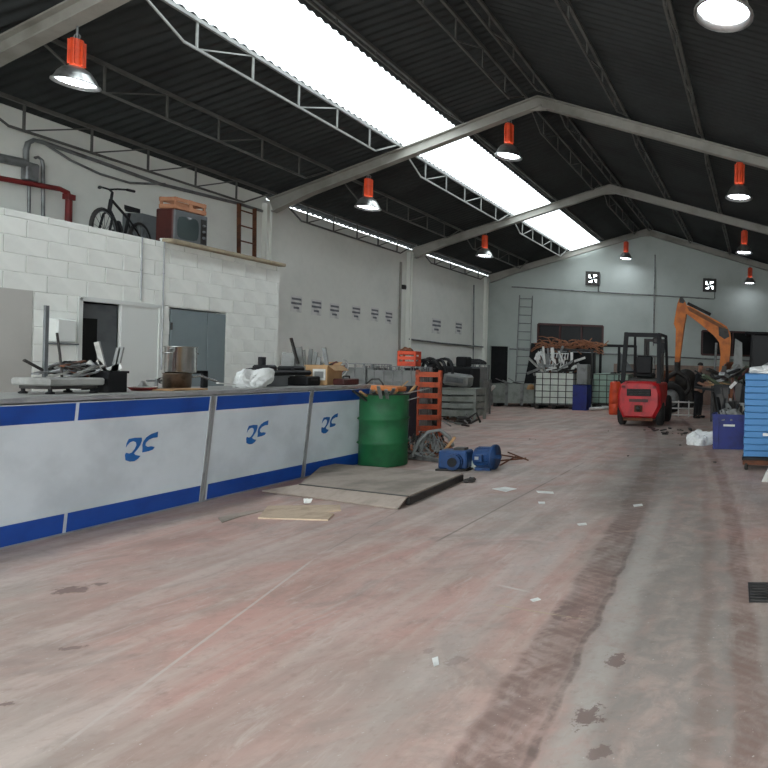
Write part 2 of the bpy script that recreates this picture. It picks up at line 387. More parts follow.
# back wall windows and doorway
def back_window(name, x0, x1, z0, z1, nm):
    r = bpy.data.objects.new(name, None); COL.objects.link(r); struct(r)
    for a, e in [((x0, z0), (x1, z0)), ((x0, z1), (x1, z1)), ((x0, z0), (x0, z1)), ((x1, z0), (x1, z1))]:
        MB().bar(bpt(a[0], a[1], .03), bpt(e[0], e[1], .03), .07, .07).build('frame_bar', M_frame, r)
    for i in range(nm):
        xa, xb = x0 + (x1 - x0) * i / nm, x0 + (x1 - x0) * (i + 1) / nm
        MB().prism([(xa, z0), (xb, z0), (xb, z1), (xa, z1)], lambda p, q, t: bpt(p, q, .06 + t), .015).build('pane', M_window, r)
        if i: MB().bar(bpt(xa, z0, .03), bpt(xa, z1, .03), .06, .06).build('mullion', M_frame, r)
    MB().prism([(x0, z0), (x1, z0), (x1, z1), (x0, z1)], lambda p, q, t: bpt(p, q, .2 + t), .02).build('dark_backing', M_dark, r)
    return r
back_window('window_2', -8.07, -5.82, 1.87, 2.87, 3)
back_window('window_3', -2.23, .08, 1.93, 2.83, 2)
r = bpy.data.objects.new('door_1', None); COL.objects.link(r); struct(r)
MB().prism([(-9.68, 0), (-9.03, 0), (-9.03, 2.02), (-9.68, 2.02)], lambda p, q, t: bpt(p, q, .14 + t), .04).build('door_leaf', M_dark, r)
for xx in (-9.68, -9.03): MB().bar(bpt(xx, 0, .02), bpt(xx, 2.05, .02), .06, .1).build('door_jamb', M_backw, r)

# ------------------------------------------------------------------ portal frames
YRI = [6.1, 11.35, 16.75, 22.02]; YEV = [6.9, 11.72, 16.5, 21.1]; YRT = [6.1, 11.35, 16.75, 23.3]
def yfr(i, x):
    if x < XRI: return YRI[i] + (YEV[i] - YRI[i]) * (XRI - x) / (XRI - XL)
    return YRI[i] + (YRT[i] - YRI[i]) * (x - XRI) / (XR - XRI)
def ibeam(p, q, wd, ht, up=(0, 0, 1), tf=.022, ht2=None):
    p, q = Vector(p), Vector(q); d = (q - p).normalized(); a = d.cross(Vector(up)).normalized(); u = a.cross(d).normalized()
    ht2 = ht2 or ht; b = MB()
    b.bar(p + u * (-tf / 2), q + u * (-tf / 2), wd, tf, u); b.bar(p - u * (ht - tf / 2), q - u * (ht2 - tf / 2), wd, tf, u)
    vs = [p - u * tf + a * .012, p - u * tf - a * .012, p - u * (ht - tf) - a * .012, p - u * (ht - tf) + a * .012,
          q - u * tf + a * .012, q - u * tf - a * .012, q - u * (ht2 - tf) - a * .012, q - u * (ht2 - tf) + a * .012]
    return b.add(vs, [(0, 1, 2, 3), (7, 6, 5, 4), (0, 4, 5, 1), (1, 5, 6, 2), (2, 6, 7, 3), (3, 7, 4, 0)])
flab = ['pale grey steel portal frame nearest the camera, crossing above the orange lamp over the bicycle',
        'pale grey steel portal frame, second from the camera, its foot at the annex end',
        'pale grey steel portal frame, third from the camera, halfway down the hall', 'pale grey steel portal frame standing against the back gable wall']
for i in range(4):
    t = thing('portal_frame', flab[i], 'beam', (XL + .055, yfr(i, XL), 0), group='portal frames'); O = t.location
    def fp(x, dz): return Vector((x, yfr(i, x), zroof(x) + dz)) - O
    TOP = -.13
    ibeam(fp(XL + .1, TOP), fp(XL + .9, TOP), .13, .27, ht2=.20).build('haunch', M_steel, t)
    ibeam(fp(XL + .9, TOP), fp(XRI, TOP), .13, .20).build('rafter', M_steel, t)
    ibeam(fp(XRI, TOP), fp(XR - .1, TOP), .13, .20).build('rafter', M_steel, t)
    MB().prism([(-.16, TOP - .28), (.16, TOP - .26), (.16, TOP - .03), (0, TOP + .01), (-.16, TOP - .05)], lambda a, bb, tt: Vector((XRI + a, yfr(i, XRI) - .02 + tt, ZRI + bb)) - O, .04).build('apex_plate', M_steel, t)
    b = MB(); zc = zroof(XL + .06) - .2
    b.box((0, -.06, zc / 2), (.10, .015, zc)); b.box((0, .06, zc / 2), (.10, .015, zc)); b.box((0, 0, zc / 2), (.012, .11, zc)); b.build('column', M_white, t)
    zc = zroof(XR - .12) - .2; b = MB(); xx = XR - .12 - O.x; yy = yfr(i, XR) - O.y
    b.box((xx, yy - .06, zc / 2), (.2, .015, zc)); b.box((xx, yy + .06, zc / 2), (.2, .015, zc)); b.box((xx, yy, zc / 2), (.012, .11, zc)); b.build('column', M_steel, t)
# ------------------------------------------------------------------ lattice purlins
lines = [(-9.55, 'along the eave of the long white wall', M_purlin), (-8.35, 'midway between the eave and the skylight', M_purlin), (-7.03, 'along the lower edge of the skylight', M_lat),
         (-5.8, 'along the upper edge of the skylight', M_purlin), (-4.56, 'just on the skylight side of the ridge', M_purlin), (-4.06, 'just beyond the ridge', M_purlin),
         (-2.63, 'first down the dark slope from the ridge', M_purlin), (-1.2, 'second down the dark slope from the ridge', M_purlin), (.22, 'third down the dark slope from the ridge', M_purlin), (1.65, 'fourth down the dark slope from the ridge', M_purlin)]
bays = ['nearest bay', 'middle bay', 'back wall bay']
for li, (x, where, m) in enumerate(lines):
    for k in range(3):
        ya, yb = yfr(k, x) + .07, yfr(k + 1, x) - .07; L = yb - ya; zt = -.055; D = .36
        t = thing('lattice_purlin', f'steel lattice purlin {where}, {bays[k]}', 'purlin', (x, ya, zroof(x)), group='lattice roof purlins')
        MB().bar((0, -.05, zt), (0, L + .05, zt), .045, .05).build('top_chord', m, t)
        n = max(4, int(round(L / .82))); e = L / n
        if x > -4.1: D = .24
        if -5.9 < x < -5.7: D = .09
        MB().bar((0, e * .8, zt - D), (0, L - e * .8, zt - D), .03, .03).build('bottom_chord', m, t)
        MB().bar((0, 0.02, zt - .02), (0, e * .8, zt - D), .022).build('diagonal', m, t); MB().bar((0, L - .02, zt - .02), (0, L - e * .8, zt - D), .022).build('diagonal', m, t)
        vme = MB().bar((0, 0, zt - .02), (0, 0, zt - D), .02).mesh('vertical', m); dme = MB().bar((0, 0, zt - D), (0, e, zt - .02), .018).mesh('diagonal', m)
        for j in range(1, n):
            if j % 2 == 0 or True: put('vertical', vme, t, (0, j * e, 0))
            if j < n - 1 and (j % 2 if x > -9 else True) and D > .1: put('diagonal', dme, t, (0, j * e, 0))

# ------------------------------------------------------------------ high-bay lamps
def make_lamp(label, x, yv, zb, drop, k_=1.0):
    drop = drop / k_
    t = thing('high_bay_lamp', label, 'lamp', (x, yv, zb), group='high-bay lamps')
    b = MB(); b.lathe([(.245, 0), (.24, .02), (.222, .06), (.195, .13), (.15, .20), (.10, .235), (.085, .25), (.08, .25), (.14, .19), (.18, .12), (.21, .05), (.232, 0), (.245, 0)], 24)
    rf = b.build('reflector', M_alu, t)
    MB().lathe([(.247, -.004), (.256, -.004), (.256, .014), (.247, .014), (.247, -.004)], 24).build('rim', M_alu, rf)
    MB().lathe([(.0, .028), (.10, .026), (.19, .03), (.205, .045), (.19, .05), (.0, .05)], 24).build('lens', M_lens, t)
    b = MB(); b.lathe([(0, .25), (.07, .25), (.07, .66), (.0, .66)], 14, smooth=False)
    h = b.build('ballast_housing', M_orange, t)
    for k in range(6): MB().box((.075 * math.cos(k * PI / 3), .075 * math.sin(k * PI / 3), .46), (.04, .012, .36), (0, 0, k * PI / 3)).build('cooling_fin', M_orange, h)
    MB().tube([(0, 0, .66), (0, 0, drop)], .012, 6).build('hanger', M_galv, t)
    t.scale = (k_, k_, k_)
    MB().tube(arc((0, .705), .045, 0, 2 * PI, 10, lambda a, c: (a, 0, c))[:-1], .008, 5, closed=True).build('hook', M_galv, t)
    return t
lamps = [(-7.60, 6.60, 2.955, 'nearest orange-necked lamp above the bicycle'), (-7.64, 11.58, 2.93, 'orange-necked lamp hanging from the second portal frame beyond the skylight'),
         (-7.80, 16.82, 2.99, 'orange-necked lamp hanging from the third portal frame over the notice wall'), (-4.87, 11.38, 3.92, 'orange-necked lamp hanging close to the ridge under the second frame'),
         (-4.93, 21.6, 3.87, 'orange-necked lamp hanging near the ridge by the back gable'), (-.43, 5.72, 3.37, 'large lamp overhead, nearest of the row under the dark slope'),
         (-.48, 11.35, 3.24, 'lamp under the dark slope on the second portal frame'), (-.53, 16.75, 3.25, 'lamp under the dark slope on the third portal frame'), (-.46, 22.3, 3.2, 'lamp in front of the back gable over the excavator cab')]
for (x, yv, h, lab), k_ in zip(lamps, (.74, .86, .9, .95, .95, 1.12, 1.0, .95, .9)): make_lamp(lab, x, yv, 1.4 + h, zroof(x) - .385 - 1.4 - h, k_)

# ------------------------------------------------------------------ block annex along the left wall
XP, YA, ZA = -8.1, 10.07, 2.93
doors = {'a': (5.72, 6.68, 2.09), 'b': (7.11, 8.09, 2.06), 'c': (8.22, 9.09, 2.06)}
b = MB(); ys = sorted({1.0, YA} | {d[0] for d in doors.values()} | {d[1] for d in doors.values()})
for y0, y1 in zip(ys[:-1], ys[1:]):
    d = [v for v in doors.values() if v[0] <= y0 + 1e-6 and v[1] >= y1 - 1e-6]; z0 = d[0][2] if d else 0
    b.box((XP - .085, (y0 + y1) / 2, (z0 + ZA) / 2), (.15, y1 - y0, ZA - z0))
b.box(((XP - .16 + XL) / 2, YA - .08, ZA / 2), (XL - XP + .16, .15, ZA)); b.box(((XP - .16 + XL) / 2, 1.08, ZA / 2), (XL - XP + .16, .15, ZA))
WA = struct(b.build('wall_annex', M_joint))
bw, bh = .40, .195; cache = {}
def block(y0, y1, z0, z1):
    k = (round(y1 - y0, 3), round(z1 - z0, 3))
    if k not in cache: cache[k] = MB().cbox((0, 0, 0), (.03, k[0] - .008, k[1] - .008), .004).mesh('block', M_block)
    put('block', cache[k], WA, (XP - .012, (y0 + y1) / 2, (z0 + z1) / 2))
row = 0; z = .90
while z < ZA - .05:
    z1 = min(z + bh, ZA); yv = 5.60 - (row % 2) * bw / 2
    while yv < YA - .01:
        y0, y1 = max(yv, 5.60), min(yv + bw, YA); pieces = [(y0, y1)]
        for d0, d1, dz in doors.values():
            if z < dz - .02:
                pieces = [p for (p0, p1) in pieces for p in ((p0, min(p1, d0)), (max(p0, d1), p1)) if p[1] - p[0] > .03]
        for p0, p1 in pieces: block(round(p0, 3), round(p1, 3), round(z, 3), round(z1, 3))
        yv += bw
    z = z1; row += 1
MB().box((XP - .012, 3.3, ZA / 2), (.03, 4.6, ZA)).build('plain_render', M_block, WA)
CA = struct(MB().box(((XP + XL) / 2 - .08, (1.0 + YA) / 2, 2.62), (XP - XL - .17, YA - 1.2, .08)).build('ceiling_annex', M_joint))
led = tag(MB().cbox((0, 0, 0), (.16, 1.95, .055), .012).build('timber_ledge', mat('weathered_timber', (168, 156, 132), .85, rgb2=(138, 126, 106), scale=4, fine=.25), None, (XP + .03, 9.1, 2.958)), 'weathered timber ledge capping the annex wall under the television', 'ledge')
# doors in the annex
r = bpy.data.objects.new('door_2', None); COL.objects.link(r); struct(r)
MB().cbox((XP - .02, 6.20, 1.04), (.05, .94, 2.08), .005).build('door_leaf', M_paledoor, r); MB().tube([(XP + .01, 6.60, 1.05), (XP + .06, 6.60, 1.05), (XP + .06, 6.50, 1.05)], .01).build('door_handle', M_dkst, r)
r = bpy.data.objects.new('door_3', None); COL.objects.link(r); struct(r)
MB().cbox((XP - .02, 7.84, 1.02), (.045, .49, 2.04), .005).build('door_leaf', M_whitedoor, r)
for yy in (7.13, 8.085): MB().box((XP - .03, yy, 1.03), (.09, .045, 2.06)).build('door_jamb', M_whitedoor, r)
MB().box((XP - .03, 7.6, 2.05), (.09, .95, .05)).build('door_head', M_whitedoor, r)
lf = MB().cbox((0, 0, 0), (.04, .46, 2.02), .004).build('door_leaf', M_greydk, r, (XP - .30, 7.52, 1.01), (0, 0, -.5))
MB().box((.025, -.06, .55), (.01, .22, .55)).build('glass_pane', M_window, lf); MB().box((.025, -.06, -.1), (.01, .22, .55)).build('glass_pane', M_window, lf)
MB().box((.03, -.06, .235), (.02, .26, .04)).build('glazing_bar', M_greydk, lf)
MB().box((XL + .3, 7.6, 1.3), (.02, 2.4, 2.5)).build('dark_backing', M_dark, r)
r = bpy.data.objects.new('door_4', None); COL.objects.link(r); struct(r)
for y0, y1 in ((8.235, 8.78), (8.785, 9.08)):
    MB().cbox((XP - .025, (y0 + y1) / 2, 1.02), (.05, y1 - y0 - .004, 2.03), .004).build('door_leaf', M_greydoor, r)
for zz in (.4, 1.1, 1.8): MB().tube([(XP + .012, 8.235, zz - .05), (XP + .012, 8.235, zz + .05)], .012).build('hinge', M_dkst, r)
# wall box and conduits on the annex
t = thing('wall_box', 'white wall-mounted box beside the annex doorway', 'box', (XP + .005, 6.9, 1.5))
MB().cbox((.06, 0, .15), (.12, .2, .27), .015).build('cover', M_whitedoor, t); MB().cbox((.07, 0, 0), (.14, .22, .018), .004).build('drip_tray', M_greydk, t)
def pipe(name, label, cat, pts, rad, m, group=None, clips=None):
    O = Vector(pts[0]); t = thing(name, label, cat, O, 0, group)
    MB().tube([Vector(p) - O for p in pts], rad, 8).build('pipe_run', m, t)
    for p in (clips or []): MB().cbox(Vector(p) - O, (rad * 2.6, rad * 2.6, rad * 2.2), .004).build('clip', m, t)
    return t
pipe('conduit', 'thin white conduit down the annex blocks, nearer the white door leaf', 'pipe', [(XP + .02, 7.81, 2.93), (XP + .02, 7.81, 2.1)], .008, M_trim, 'annex conduits', [(XP + .02, 7.81, 2.5)])
pipe('conduit', 'thin white conduit down the annex blocks, nearer the grey double door', 'pipe', [(XP + .02, 8.10, 2.93), (XP + .02, 8.10, 1.2)], .008, M_trim, 'annex conduits', [(XP + .02, 8.10, 2.5)])
# pipes on the high left wall
pipe('fire_pipe', 'dark red pipe on the wall above the annex, turning down', 'pipe', [(XL + .1, 6.2, 3.45), (XL + .1, 8.22, 3.64), (XL + .1, 8.30, 3.62), (XL + .1, 8.33, 3.55), (XL + .1, 8.33, 2.72)], .035, M_redpipe, None, [(XL + .1, 8.33, 3.56)])
def wallpt(x, y): # a point of the photograph on the left wall plane
    u, v = x - 760, 370 - y; c, s = math.cos(ROLL), math.sin(ROLL); Yv = (XL + .05) * 600 / (u * c - v * s)
    return at(x, y, Yv)
t = thing('junction_box', 'grey junction box on the wall under the bent conduit', 'box', wallpt(30, 172))
MB().cbox((0, 0, 0), (.09, .14, .24), .012).build('cover', M_galv, t); MB().box((.05, 0, 0), (.005, .11, .2)).build('lid', M_galv, t)
pipe('duct', 'short wide grey duct entering the wall junction box', 'duct', [wallpt(-40, 150), wallpt(24, 163)], .06, M_galv)
pipe('conduit', 'thick grey conduit bending over and running along the wall under the eave', 'pipe', [wallpt(x, y) for x, y in [(26, 165), (26, 150), (28, 143), (34, 140), (45, 143), (100, 162), (160, 184), (240, 204), (262, 211)]], .028, M_galv)
pipe('conduit', 'thin grey conduit dropping from the junction box to the annex roof', 'pipe', [wallpt(x, y) for x, y in [(35, 158), (38, 157), (42, 160), (43, 166), (43, 185), (43, 222)]], .018, M_galv)
pipe('conduit', 'thin grey conduit straight below the junction box', 'pipe', [wallpt(29, 182), wallpt(29, 220)], .016, M_galv)
pipe('cable', 'slack grey cable sagging beneath the wall conduit', 'cable', [wallpt(x, y) for x, y in [(44, 143), (70, 160), (100, 174), (130, 183), (165, 184)]], .018, M_galv)
pipe('conduit', 'grey conduit running down the long wall beside the third frame', 'pipe', [wallpt(x, y) for x, y in [(401, 262), (400, 310), (399, 372)]], .03, M_steel)
t = wallpt(402, 287); t2 = thing('alarm_sounder', 'small dark sounder on the conduit of the long wall', 'sounder', t); MB().cbox((.05, 0, 0), (.08, .12, .12), .015).build('body', M_dkst, t2); MB().lathe([(0, .10), (.04, .10), (.05, .09), (.03, .085)], 10, axis='X').build('horn', M_dkst, t2)
pipe('handrail_pipe', 'thin horizontal pipe along the far end of the long wall', 'pipe', [wallpt(x, y) for x, y in [(408, 339), (440, 343), (483, 347)]], .025, M_galv)
pipe('conduit', 'thin conduit down the long wall near the back corner', 'pipe', [wallpt(x, y) for x, y in [(474, 285), (473, 375)]], .02, M_galv)
# ladder on the wall above the annex
def ladder(label, loc, rz, h, wd, n, lean, m, group=None):
    t = thing('ladder', label, 'ladder', loc, rz)
    for sgn in (-1, 1): MB().bar((sgn * wd / 2, 0, 0), (sgn * wd / 2, lean, h), .025, .06, (0, 1, 0)).build('rail', m, t)
    me = MB().tube([(-wd / 2, 0, 0), (wd / 2, 0, 0)], .014, 6).mesh('rung', m)
    for k in range(n): f = (k + .6) / n; put('rung', me, t, (0, lean * f, h * f))
    return t
ladder('short brown ladder leaning on the high wall above the annex', (XL + .18, 11.2, 0), -PI / 2, 4.22, .34, 15, -.08, M_rust)
ladder('tall aluminium ladder leaning on the back gable beside the window', (-8.42, yback(-8.42) - .42, 0), .168, 3.87, .44, 13, .36, M_galv)
# notices
def notice(label, x, y, wd=.30, ht=.34, lines=3, seed=0):
    p = wallpt(x, y); t = thing('notice_sheet', label, 'notice', (XL + .003, p.y, p.z), group='paper notices on the long wall'); rr = random.Random(seed)
    MB().box((.002, 0, 0), (.004, wd, ht)).build('sheet', M_paper, t)
    for k in range(lines):                                # lines of print too far away to read
        wk = wd * (.86, .92, .5)[k % 3]; MB().box((.005, (wk - wd * .9) / 2 * 0, ht * (.30 - k * .27)), (.002, wk, ht * .13)).build('print_line', M_ink, t)
order = ['first', 'second', 'third', 'fourth', 'fifth', 'sixth']
for k, (x, y) in enumerate([(298.5, 304), (318.5, 307.5), (336.5, 311), (358, 313), (376.5, 314.5), (390.5, 317.5)]): notice(f'white printed notice, {order[k]} of six along the long wall from the annex', x, y, seed=k)
notice('white printed notice beyond the red sign, nearer of the pair', 438, 326, .5, .45, 3, 8); notice('white printed notice beyond the red sign, farther of the pair', 460, 328, .42, .4, 3, 9)
p = wallpt(411.5, 322.5); t = thing('fire_sign', 'small red sign on the long wall beyond the third frame', 'sign', (XL + .003, p.y, p.z))
MB().box((.004, 0, 0), (.008, .16, .28)).build('plate', M_redpipe, t); MB().box((.009, 0, .03), (.002, .06, .12)).build('symbol', M_paper, t)

# ------------------------------------------------------------------ back wall fittings
pipe('conduit', 'long grey conduit across the back gable below the two exhaust fans', 'pipe', [bpt(-8.98, 4.16, -.03), bpt(-6.9, 4.13, -.03), bpt(-1.8, 4.05, -.03)], .022, M_galv)
pipe('conduit', 'vertical grey conduit in the middle of the back gable', 'pipe', [bpt(-4.02, 5.6, -.03), bpt(-4.0, 2.2, -.03)], .022, M_galv)
pipe('rail_pipe', 'pale horizontal pipe low along the back wall', 'pipe', [bpt(-9.0, 1.93, -.04), bpt(.6, 1.72, -.04)], .025, M_galv)
for x, z, lab in [(-6.22, 4.60, 'dark exhaust fan with daylight between its blades above the caged tanks'), (-1.99, 4.56, 'dark exhaust fan with daylight between its blades above the excavator')]:
    t = thing('exhaust_fan', lab, 'fan', bpt(x, z, -.01), .168, 'gable exhaust fans')
    for s_ in (-1, 1):
        MB().box((s_ * .2, -.01, 0), (.10, .12, .50)).build('housing_side', M_dkst, t); MB().box((0, -.01, s_ * .2), (.32, .12, .10)).build('housing_side', M_dkst, t)
    for k in range(4):
        a = k * PI / 2 + .4
        MB().prism([(.02, -.03), (.20, -.10), (.21, .04), (.05, .04)], lambda p_, q_, tt: Vector((p_ * math.cos(a) - q_ * math.sin(a), .03 + tt, p_ * math.sin(a) + q_ * math.cos(a))), .006).build('blade', M_black, t)
    MB().lathe([(0, -.03), (.04, -.03), (.04, .05), (0, .05)], 10, axis='Y').build('hub', M_dkst, t)
    MB().bar((-.2, -.04, 0), (.2, -.04, 0), .02).build('motor_bar', M_dkst, t)
    MB().tube([(.2, -.03, -.2), (.21, -.03, -.5)], .015).build('cable_drop', M_dkst, t)

# ------------------------------------------------------------------ front counter
CT, CB = -5.235, -5.325; HC = 1.035
def cf(yv, z, out=0.0): return Vector((CB + (CT - CB) * z / HC + out, yv, z))
def face_panel(y0, y1, z0, z1, t0, t1):
    b = MB(); vs = [cf(a, c, o) for o in (t0, t1) for a, c in ((y0, z0), (y1, z0), (y1, z1), (y0, z1))]
    return b.add(vs, [(0, 1, 2, 3), (7, 6, 5, 4), (0, 4, 5, 1), (1, 5, 6, 2), (2, 6, 7, 3), (3, 7, 4, 0)])
G1 = [(75, 305), (77, 282), (84, 263), (112, 260), (140, 263), (142, 280), (137, 302), (127, 322), (112, 342), (120, 352), (143, 360), (133, 374), (118, 384), (98, 383), (80, 372), (75, 345), (78, 333), (92, 340), (104, 336), (115, 320), (121, 300), (117, 285), (105, 277), (90, 281), (81, 292)]
G2 = [(150, 322), (147, 303), (151, 283), (163, 264), (183, 249), (213, 240), (213, 271), (193, 271), (173, 279), (161, 293), (161, 308), (172, 317), (188, 316), (205, 322), (198, 335), (176, 341), (150, 343)]
def counter_unit(label, y0, y1, logo_y, stripes):
    t = thing('counter_unit', label, 'counter', (-5.6, (y0 + y1) / 2, 0), group='reception counter units'); O = t.location
    def sh(mb): mb.v = [tuple(Vector(v) - O) for v in mb.v]; return mb
    sh(face_panel(y0 + .015, y1 - .015, .014, HC - .012, -.02, 0)).build('front_panel', M_panel, t)
    b = MB(); b.box((-5.98, (y0 + y1) / 2, .51), (.02, y1 - y0 - .03, 1.02)); sh(b).build('rear_panel', M_panel, t)
    for yy in (y0 + .01, y1 - .01): sh(MB().prism([(-5.97, .02), (CB - .02, .02), (CT - .02, HC - .015), (-5.97, HC - .015)], lambda a, c, tt: Vector((a, yy - .005 + tt, c)), .01)).build('side_panel', M_panel, t)
    for s0, s1 in stripes:
        sh(face_panel(s0, s1, HC - .155, HC - .02, .0005, .003)).build('top_stripe', M_blue, t); sh(face_panel(s0, s1, .016, .165, .0045, .007)).build('bottom_stripe', M_blue, t)
    for pts in (G1, G2):
        if logo_y is None: break
        sh(MB().prism([(logo_y + (px - 144) / 138 * .255, .612 - (py - 312) / 145 * .235) for px, py in pts], lambda a, c, tt: cf(a, c, .0006 + tt), .003)).build('logo_mark', M_logo, t)
    for yy, ww in ((y0, .022), (y1, .022)):
        sh(face_panel(yy - ww if yy == y1 else yy, yy if yy == y1 else yy + ww, 0.0, HC - .005, -.03, .006)).build('edge_trim', M_trim, t)
    sh(face_panel(y0, y1, 0.0, .014, -.03, .008)).build('kick_trim', M_trim, t)
    return t
counter_unit('long pale counter unit with blue stripes, nearest the camera, under the platform scale', 2.4, 5.755, 5.13, [(2.44, 3.44), (3.47, 4.60), (4.625, 5.72)])
counter_unit('pale counter unit with blue stripes, middle of the three, below the white bag', 5.76, 7.02, 6.31, [(5.80, 6.99)])
counter_unit('pale counter unit with blue stripes, beside the green drum', 7.025, 8.10, 7.37, [(7.055, 8.06)])
ZT = 1.075
t = thing('worktop', 'continuous grey worktop running over the whole counter', 'worktop', (-5.6, 5.25, HC))
MB().cbox((0, 0, .02), (.8, 5.75, .038), .006).build('slab', M_top, t); MB().box((.405, 0, .02), (.012, 5.75, .036)).build('edge_band', M_trim, t)

# ------------------------------------------------------------------ things on the counter
LOOK = {M_dkst: 'dark steel', M_black: 'black', M_rust: 'rusty', M_galv: 'dull grey', M_alu: 'shiny', M_greybin: 'mid-grey', M_paper: 'white', M_copper: 'copper-brown', M_wood: 'timber',
        M_card: 'tan', M_brown: 'dark red-brown', M_greydk: 'slate grey', M_redpipe: 'dark red', M_dullor: 'faded orange'}
def look(label, m, group): return f"{LOOK.get(m, 'dusty' if 'dusty' in m.name else 'olive')} {label}" if group else label
def rod(name, label, cat, pts, rad, m, group=None, n=6):
    label = look(label, m, group)
    O = Vector(pts[0]); return tag(MB().tube([Vector(p) - O for p in pts], rad, n).build(name, m, None, O), label, cat, group)
def strip(name, label, cat, p, q, wd, th, m, group=None, up=(0, 0, 1)):
    label = look(label, m, group)
    O = Vector(p); return tag(MB().bar((0, 0, 0), Vector(q) - O, wd, th, up).build(name, m, None, O), label, cat, group)
# platform scale
t = thing('platform_scale', 'grey platform scale with small feet and a thin post on the counter', 'scale', (-5.60, 4.80, ZT), -.1)
MB().cbox((0, 0, .095), (.34, .37, .06), .012).build('platform', M_top, t); MB().cbox((0, 0, .055), (.28, .31, .035), .006).build('frame', M_dkst, t)
fm = MB().lathe([(0, 0), (.025, 0), (.028, .012), (.012, .02), (.012, .045), (0, .045)], 10).mesh('foot', M_black)
for a in (-1, 1):
    for c in (-1, 1): put('foot', fm, t, (a * .12, c * .14, 0))
MB().bar((-.15, .01, .05), (-.15, .01, .70), .022, .022).build('post', M_greydk, t)
# scrap on the scale
rod('steel_rod', 'thin dark rod standing up from the scrap on the scale', 'rod', [at(62, 378, 4.85), at(60, 355, 4.87), at(57, 333, 4.9)], .008, M_dkst)
rod('steel_rod', 'dark rod leaning across the scrap beside the scale post', 'rod', [at(48, 373, 4.85), at(24, 360, 4.7)], .012, M_dkst)
g = 'scrap piled on the platform scale'
for k in range(7):
    c0 = at(60 + 4 * k + R_.uniform(-3, 3), 372 + R_.uniform(-3, 2), 4.95); rr = .07 + R_.random() * .05; tilt = R_.uniform(-.6, .6)
    pts = [c0 + Vector((R_.uniform(-.01, .01) + rr * math.cos(a), rr * math.sin(a) * .9, .02 + .045 * math.sin(a * 1.0 + k) + R_.uniform(-.006, .006))) for a in [i * .42 for i in range(16)]]
    rod('cable_loop', 'coiled cable among the scrap on the scale', 'cable', pts, .009, R_.choice([M_dkst, M_black, M_rust, M_galv]), g)
for k, (x0, y0, x1, y1, wd, m) in enumerate([(35, 374, 58, 368, .05, M_galv), (48, 377, 84, 368, .045, M_alu), (70, 378, 96, 366, .05, M_alu), (62, 366, 84, 361, .03, M_rust), (80, 372, 104, 366, .04, M_alu), (52, 368, 70, 376, .03, M_paper), (75, 364, 92, 368, .04, M_galv)]):
    strip('scrap_strip', 'bent metal offcut lying in the scrap on the scale', 'scrap', at(x0, y0, 4.75 + .03 * k), at(x1, y1, 4.95 + .03 * k), wd, .012, m, g)
# black bin with strips
t = thing('scrap_bin', 'black plastic bin of metal strips beside the platform scale', 'bin', (-5.52, 5.09, ZT), .0)
def open_box(t, wx, wy, h, m, th=.012, name='side_wall', taper=0.0):
    for sx in (-1, 1): MB().bar((sx * (wx / 2 - th / 2 - taper), 0, 0), (sx * (wx / 2 - th / 2), 0, h), th, wy, (0, 1, 0)).build(name, m, t)
    for sy in (-1, 1): MB().bar((0, sy * (wy / 2 - th / 2 - taper), 0), (0, sy * (wy / 2 - th / 2), h), wx - 2 * th, th, (0, 1, 0)).build(name, m, t)
    MB().box((0, 0, th / 2), (wx - 2 * th, wy - 2 * th, th)).build('base', m, t)
    b = MB()
    for sx in (-1, 1): b.bar((sx * wx / 2, -wy / 2 - .008, h), (sx * wx / 2, wy / 2 + .008, h), .02, .02)
    for sy in (-1, 1): b.bar((-wx / 2, sy * wy / 2, h), (wx / 2, sy * wy / 2, h), .02, .02)
    b.build('rim', m, t)
open_box(t, .15, .15, .17, M_black)
g = 'metal strips in the black counter bin'
for x0, y0, x1, y1, wd, m in [(106, 378, 97, 342, .045, M_alu), (112, 378, 119, 348, .04, M_galv), (115, 378, 122, 347, .035, M_greybin), (100, 376, 88, 362, .05, M_alu), (104, 372, 122, 366, .05, M_paper), (110, 375, 98, 360, .03, M_alu)]:
    strip('metal_strip', 'metal strip sticking up from the black counter bin', 'strip', at(x0, y0, 5.2), at(x1, y1, 5.2), wd, .012, m, g, (0, 1, 0))
# red tray with white funnel
t = thing('red_dish', 'small red dish lying on the counter beside the pot', 'dish', (-5.58, 5.43, ZT)); MB().lathe([(0, 0), (.07, 0), (.10, .03), (.095, .034), (.066, .008), (0, .008)], 16).build('bowl', M_redpipe, t); MB().lathe([(.095, .03), (.105, .034), (.105, .038), (.095, .036)], 16).build('rim', M_paper, t)
t = thing('white_funnel', 'crumpled pale metal cone on the red dish', 'funnel', (-5.58, 5.43, ZT + .012)); MB().lathe([(.06, 0), (.05, .012), (.018, .055), (.012, .075), (.008, .075), (.012, .05), (.045, .01), (.06, 0)], 7, smooth=False).build('cone', M_alu, t)
t = thing('brass_tap', 'small tap fitting standing on the counter behind the pot', 'tap', (-5.75, 5.72, ZT))
MB().tube([(0, 0, 0), (0, 0, .1)], .012, 8).build('stem', M_galv, t); MB().tube([(0, -.09, .08), (0, .09, .08)], .01, 8).build('arm', M_galv, t); MB().lathe([(.03, -.01), (.03, .01)], 10, c=(0, .05, .08), axis='Y').build('wheel', M_dkst, t)
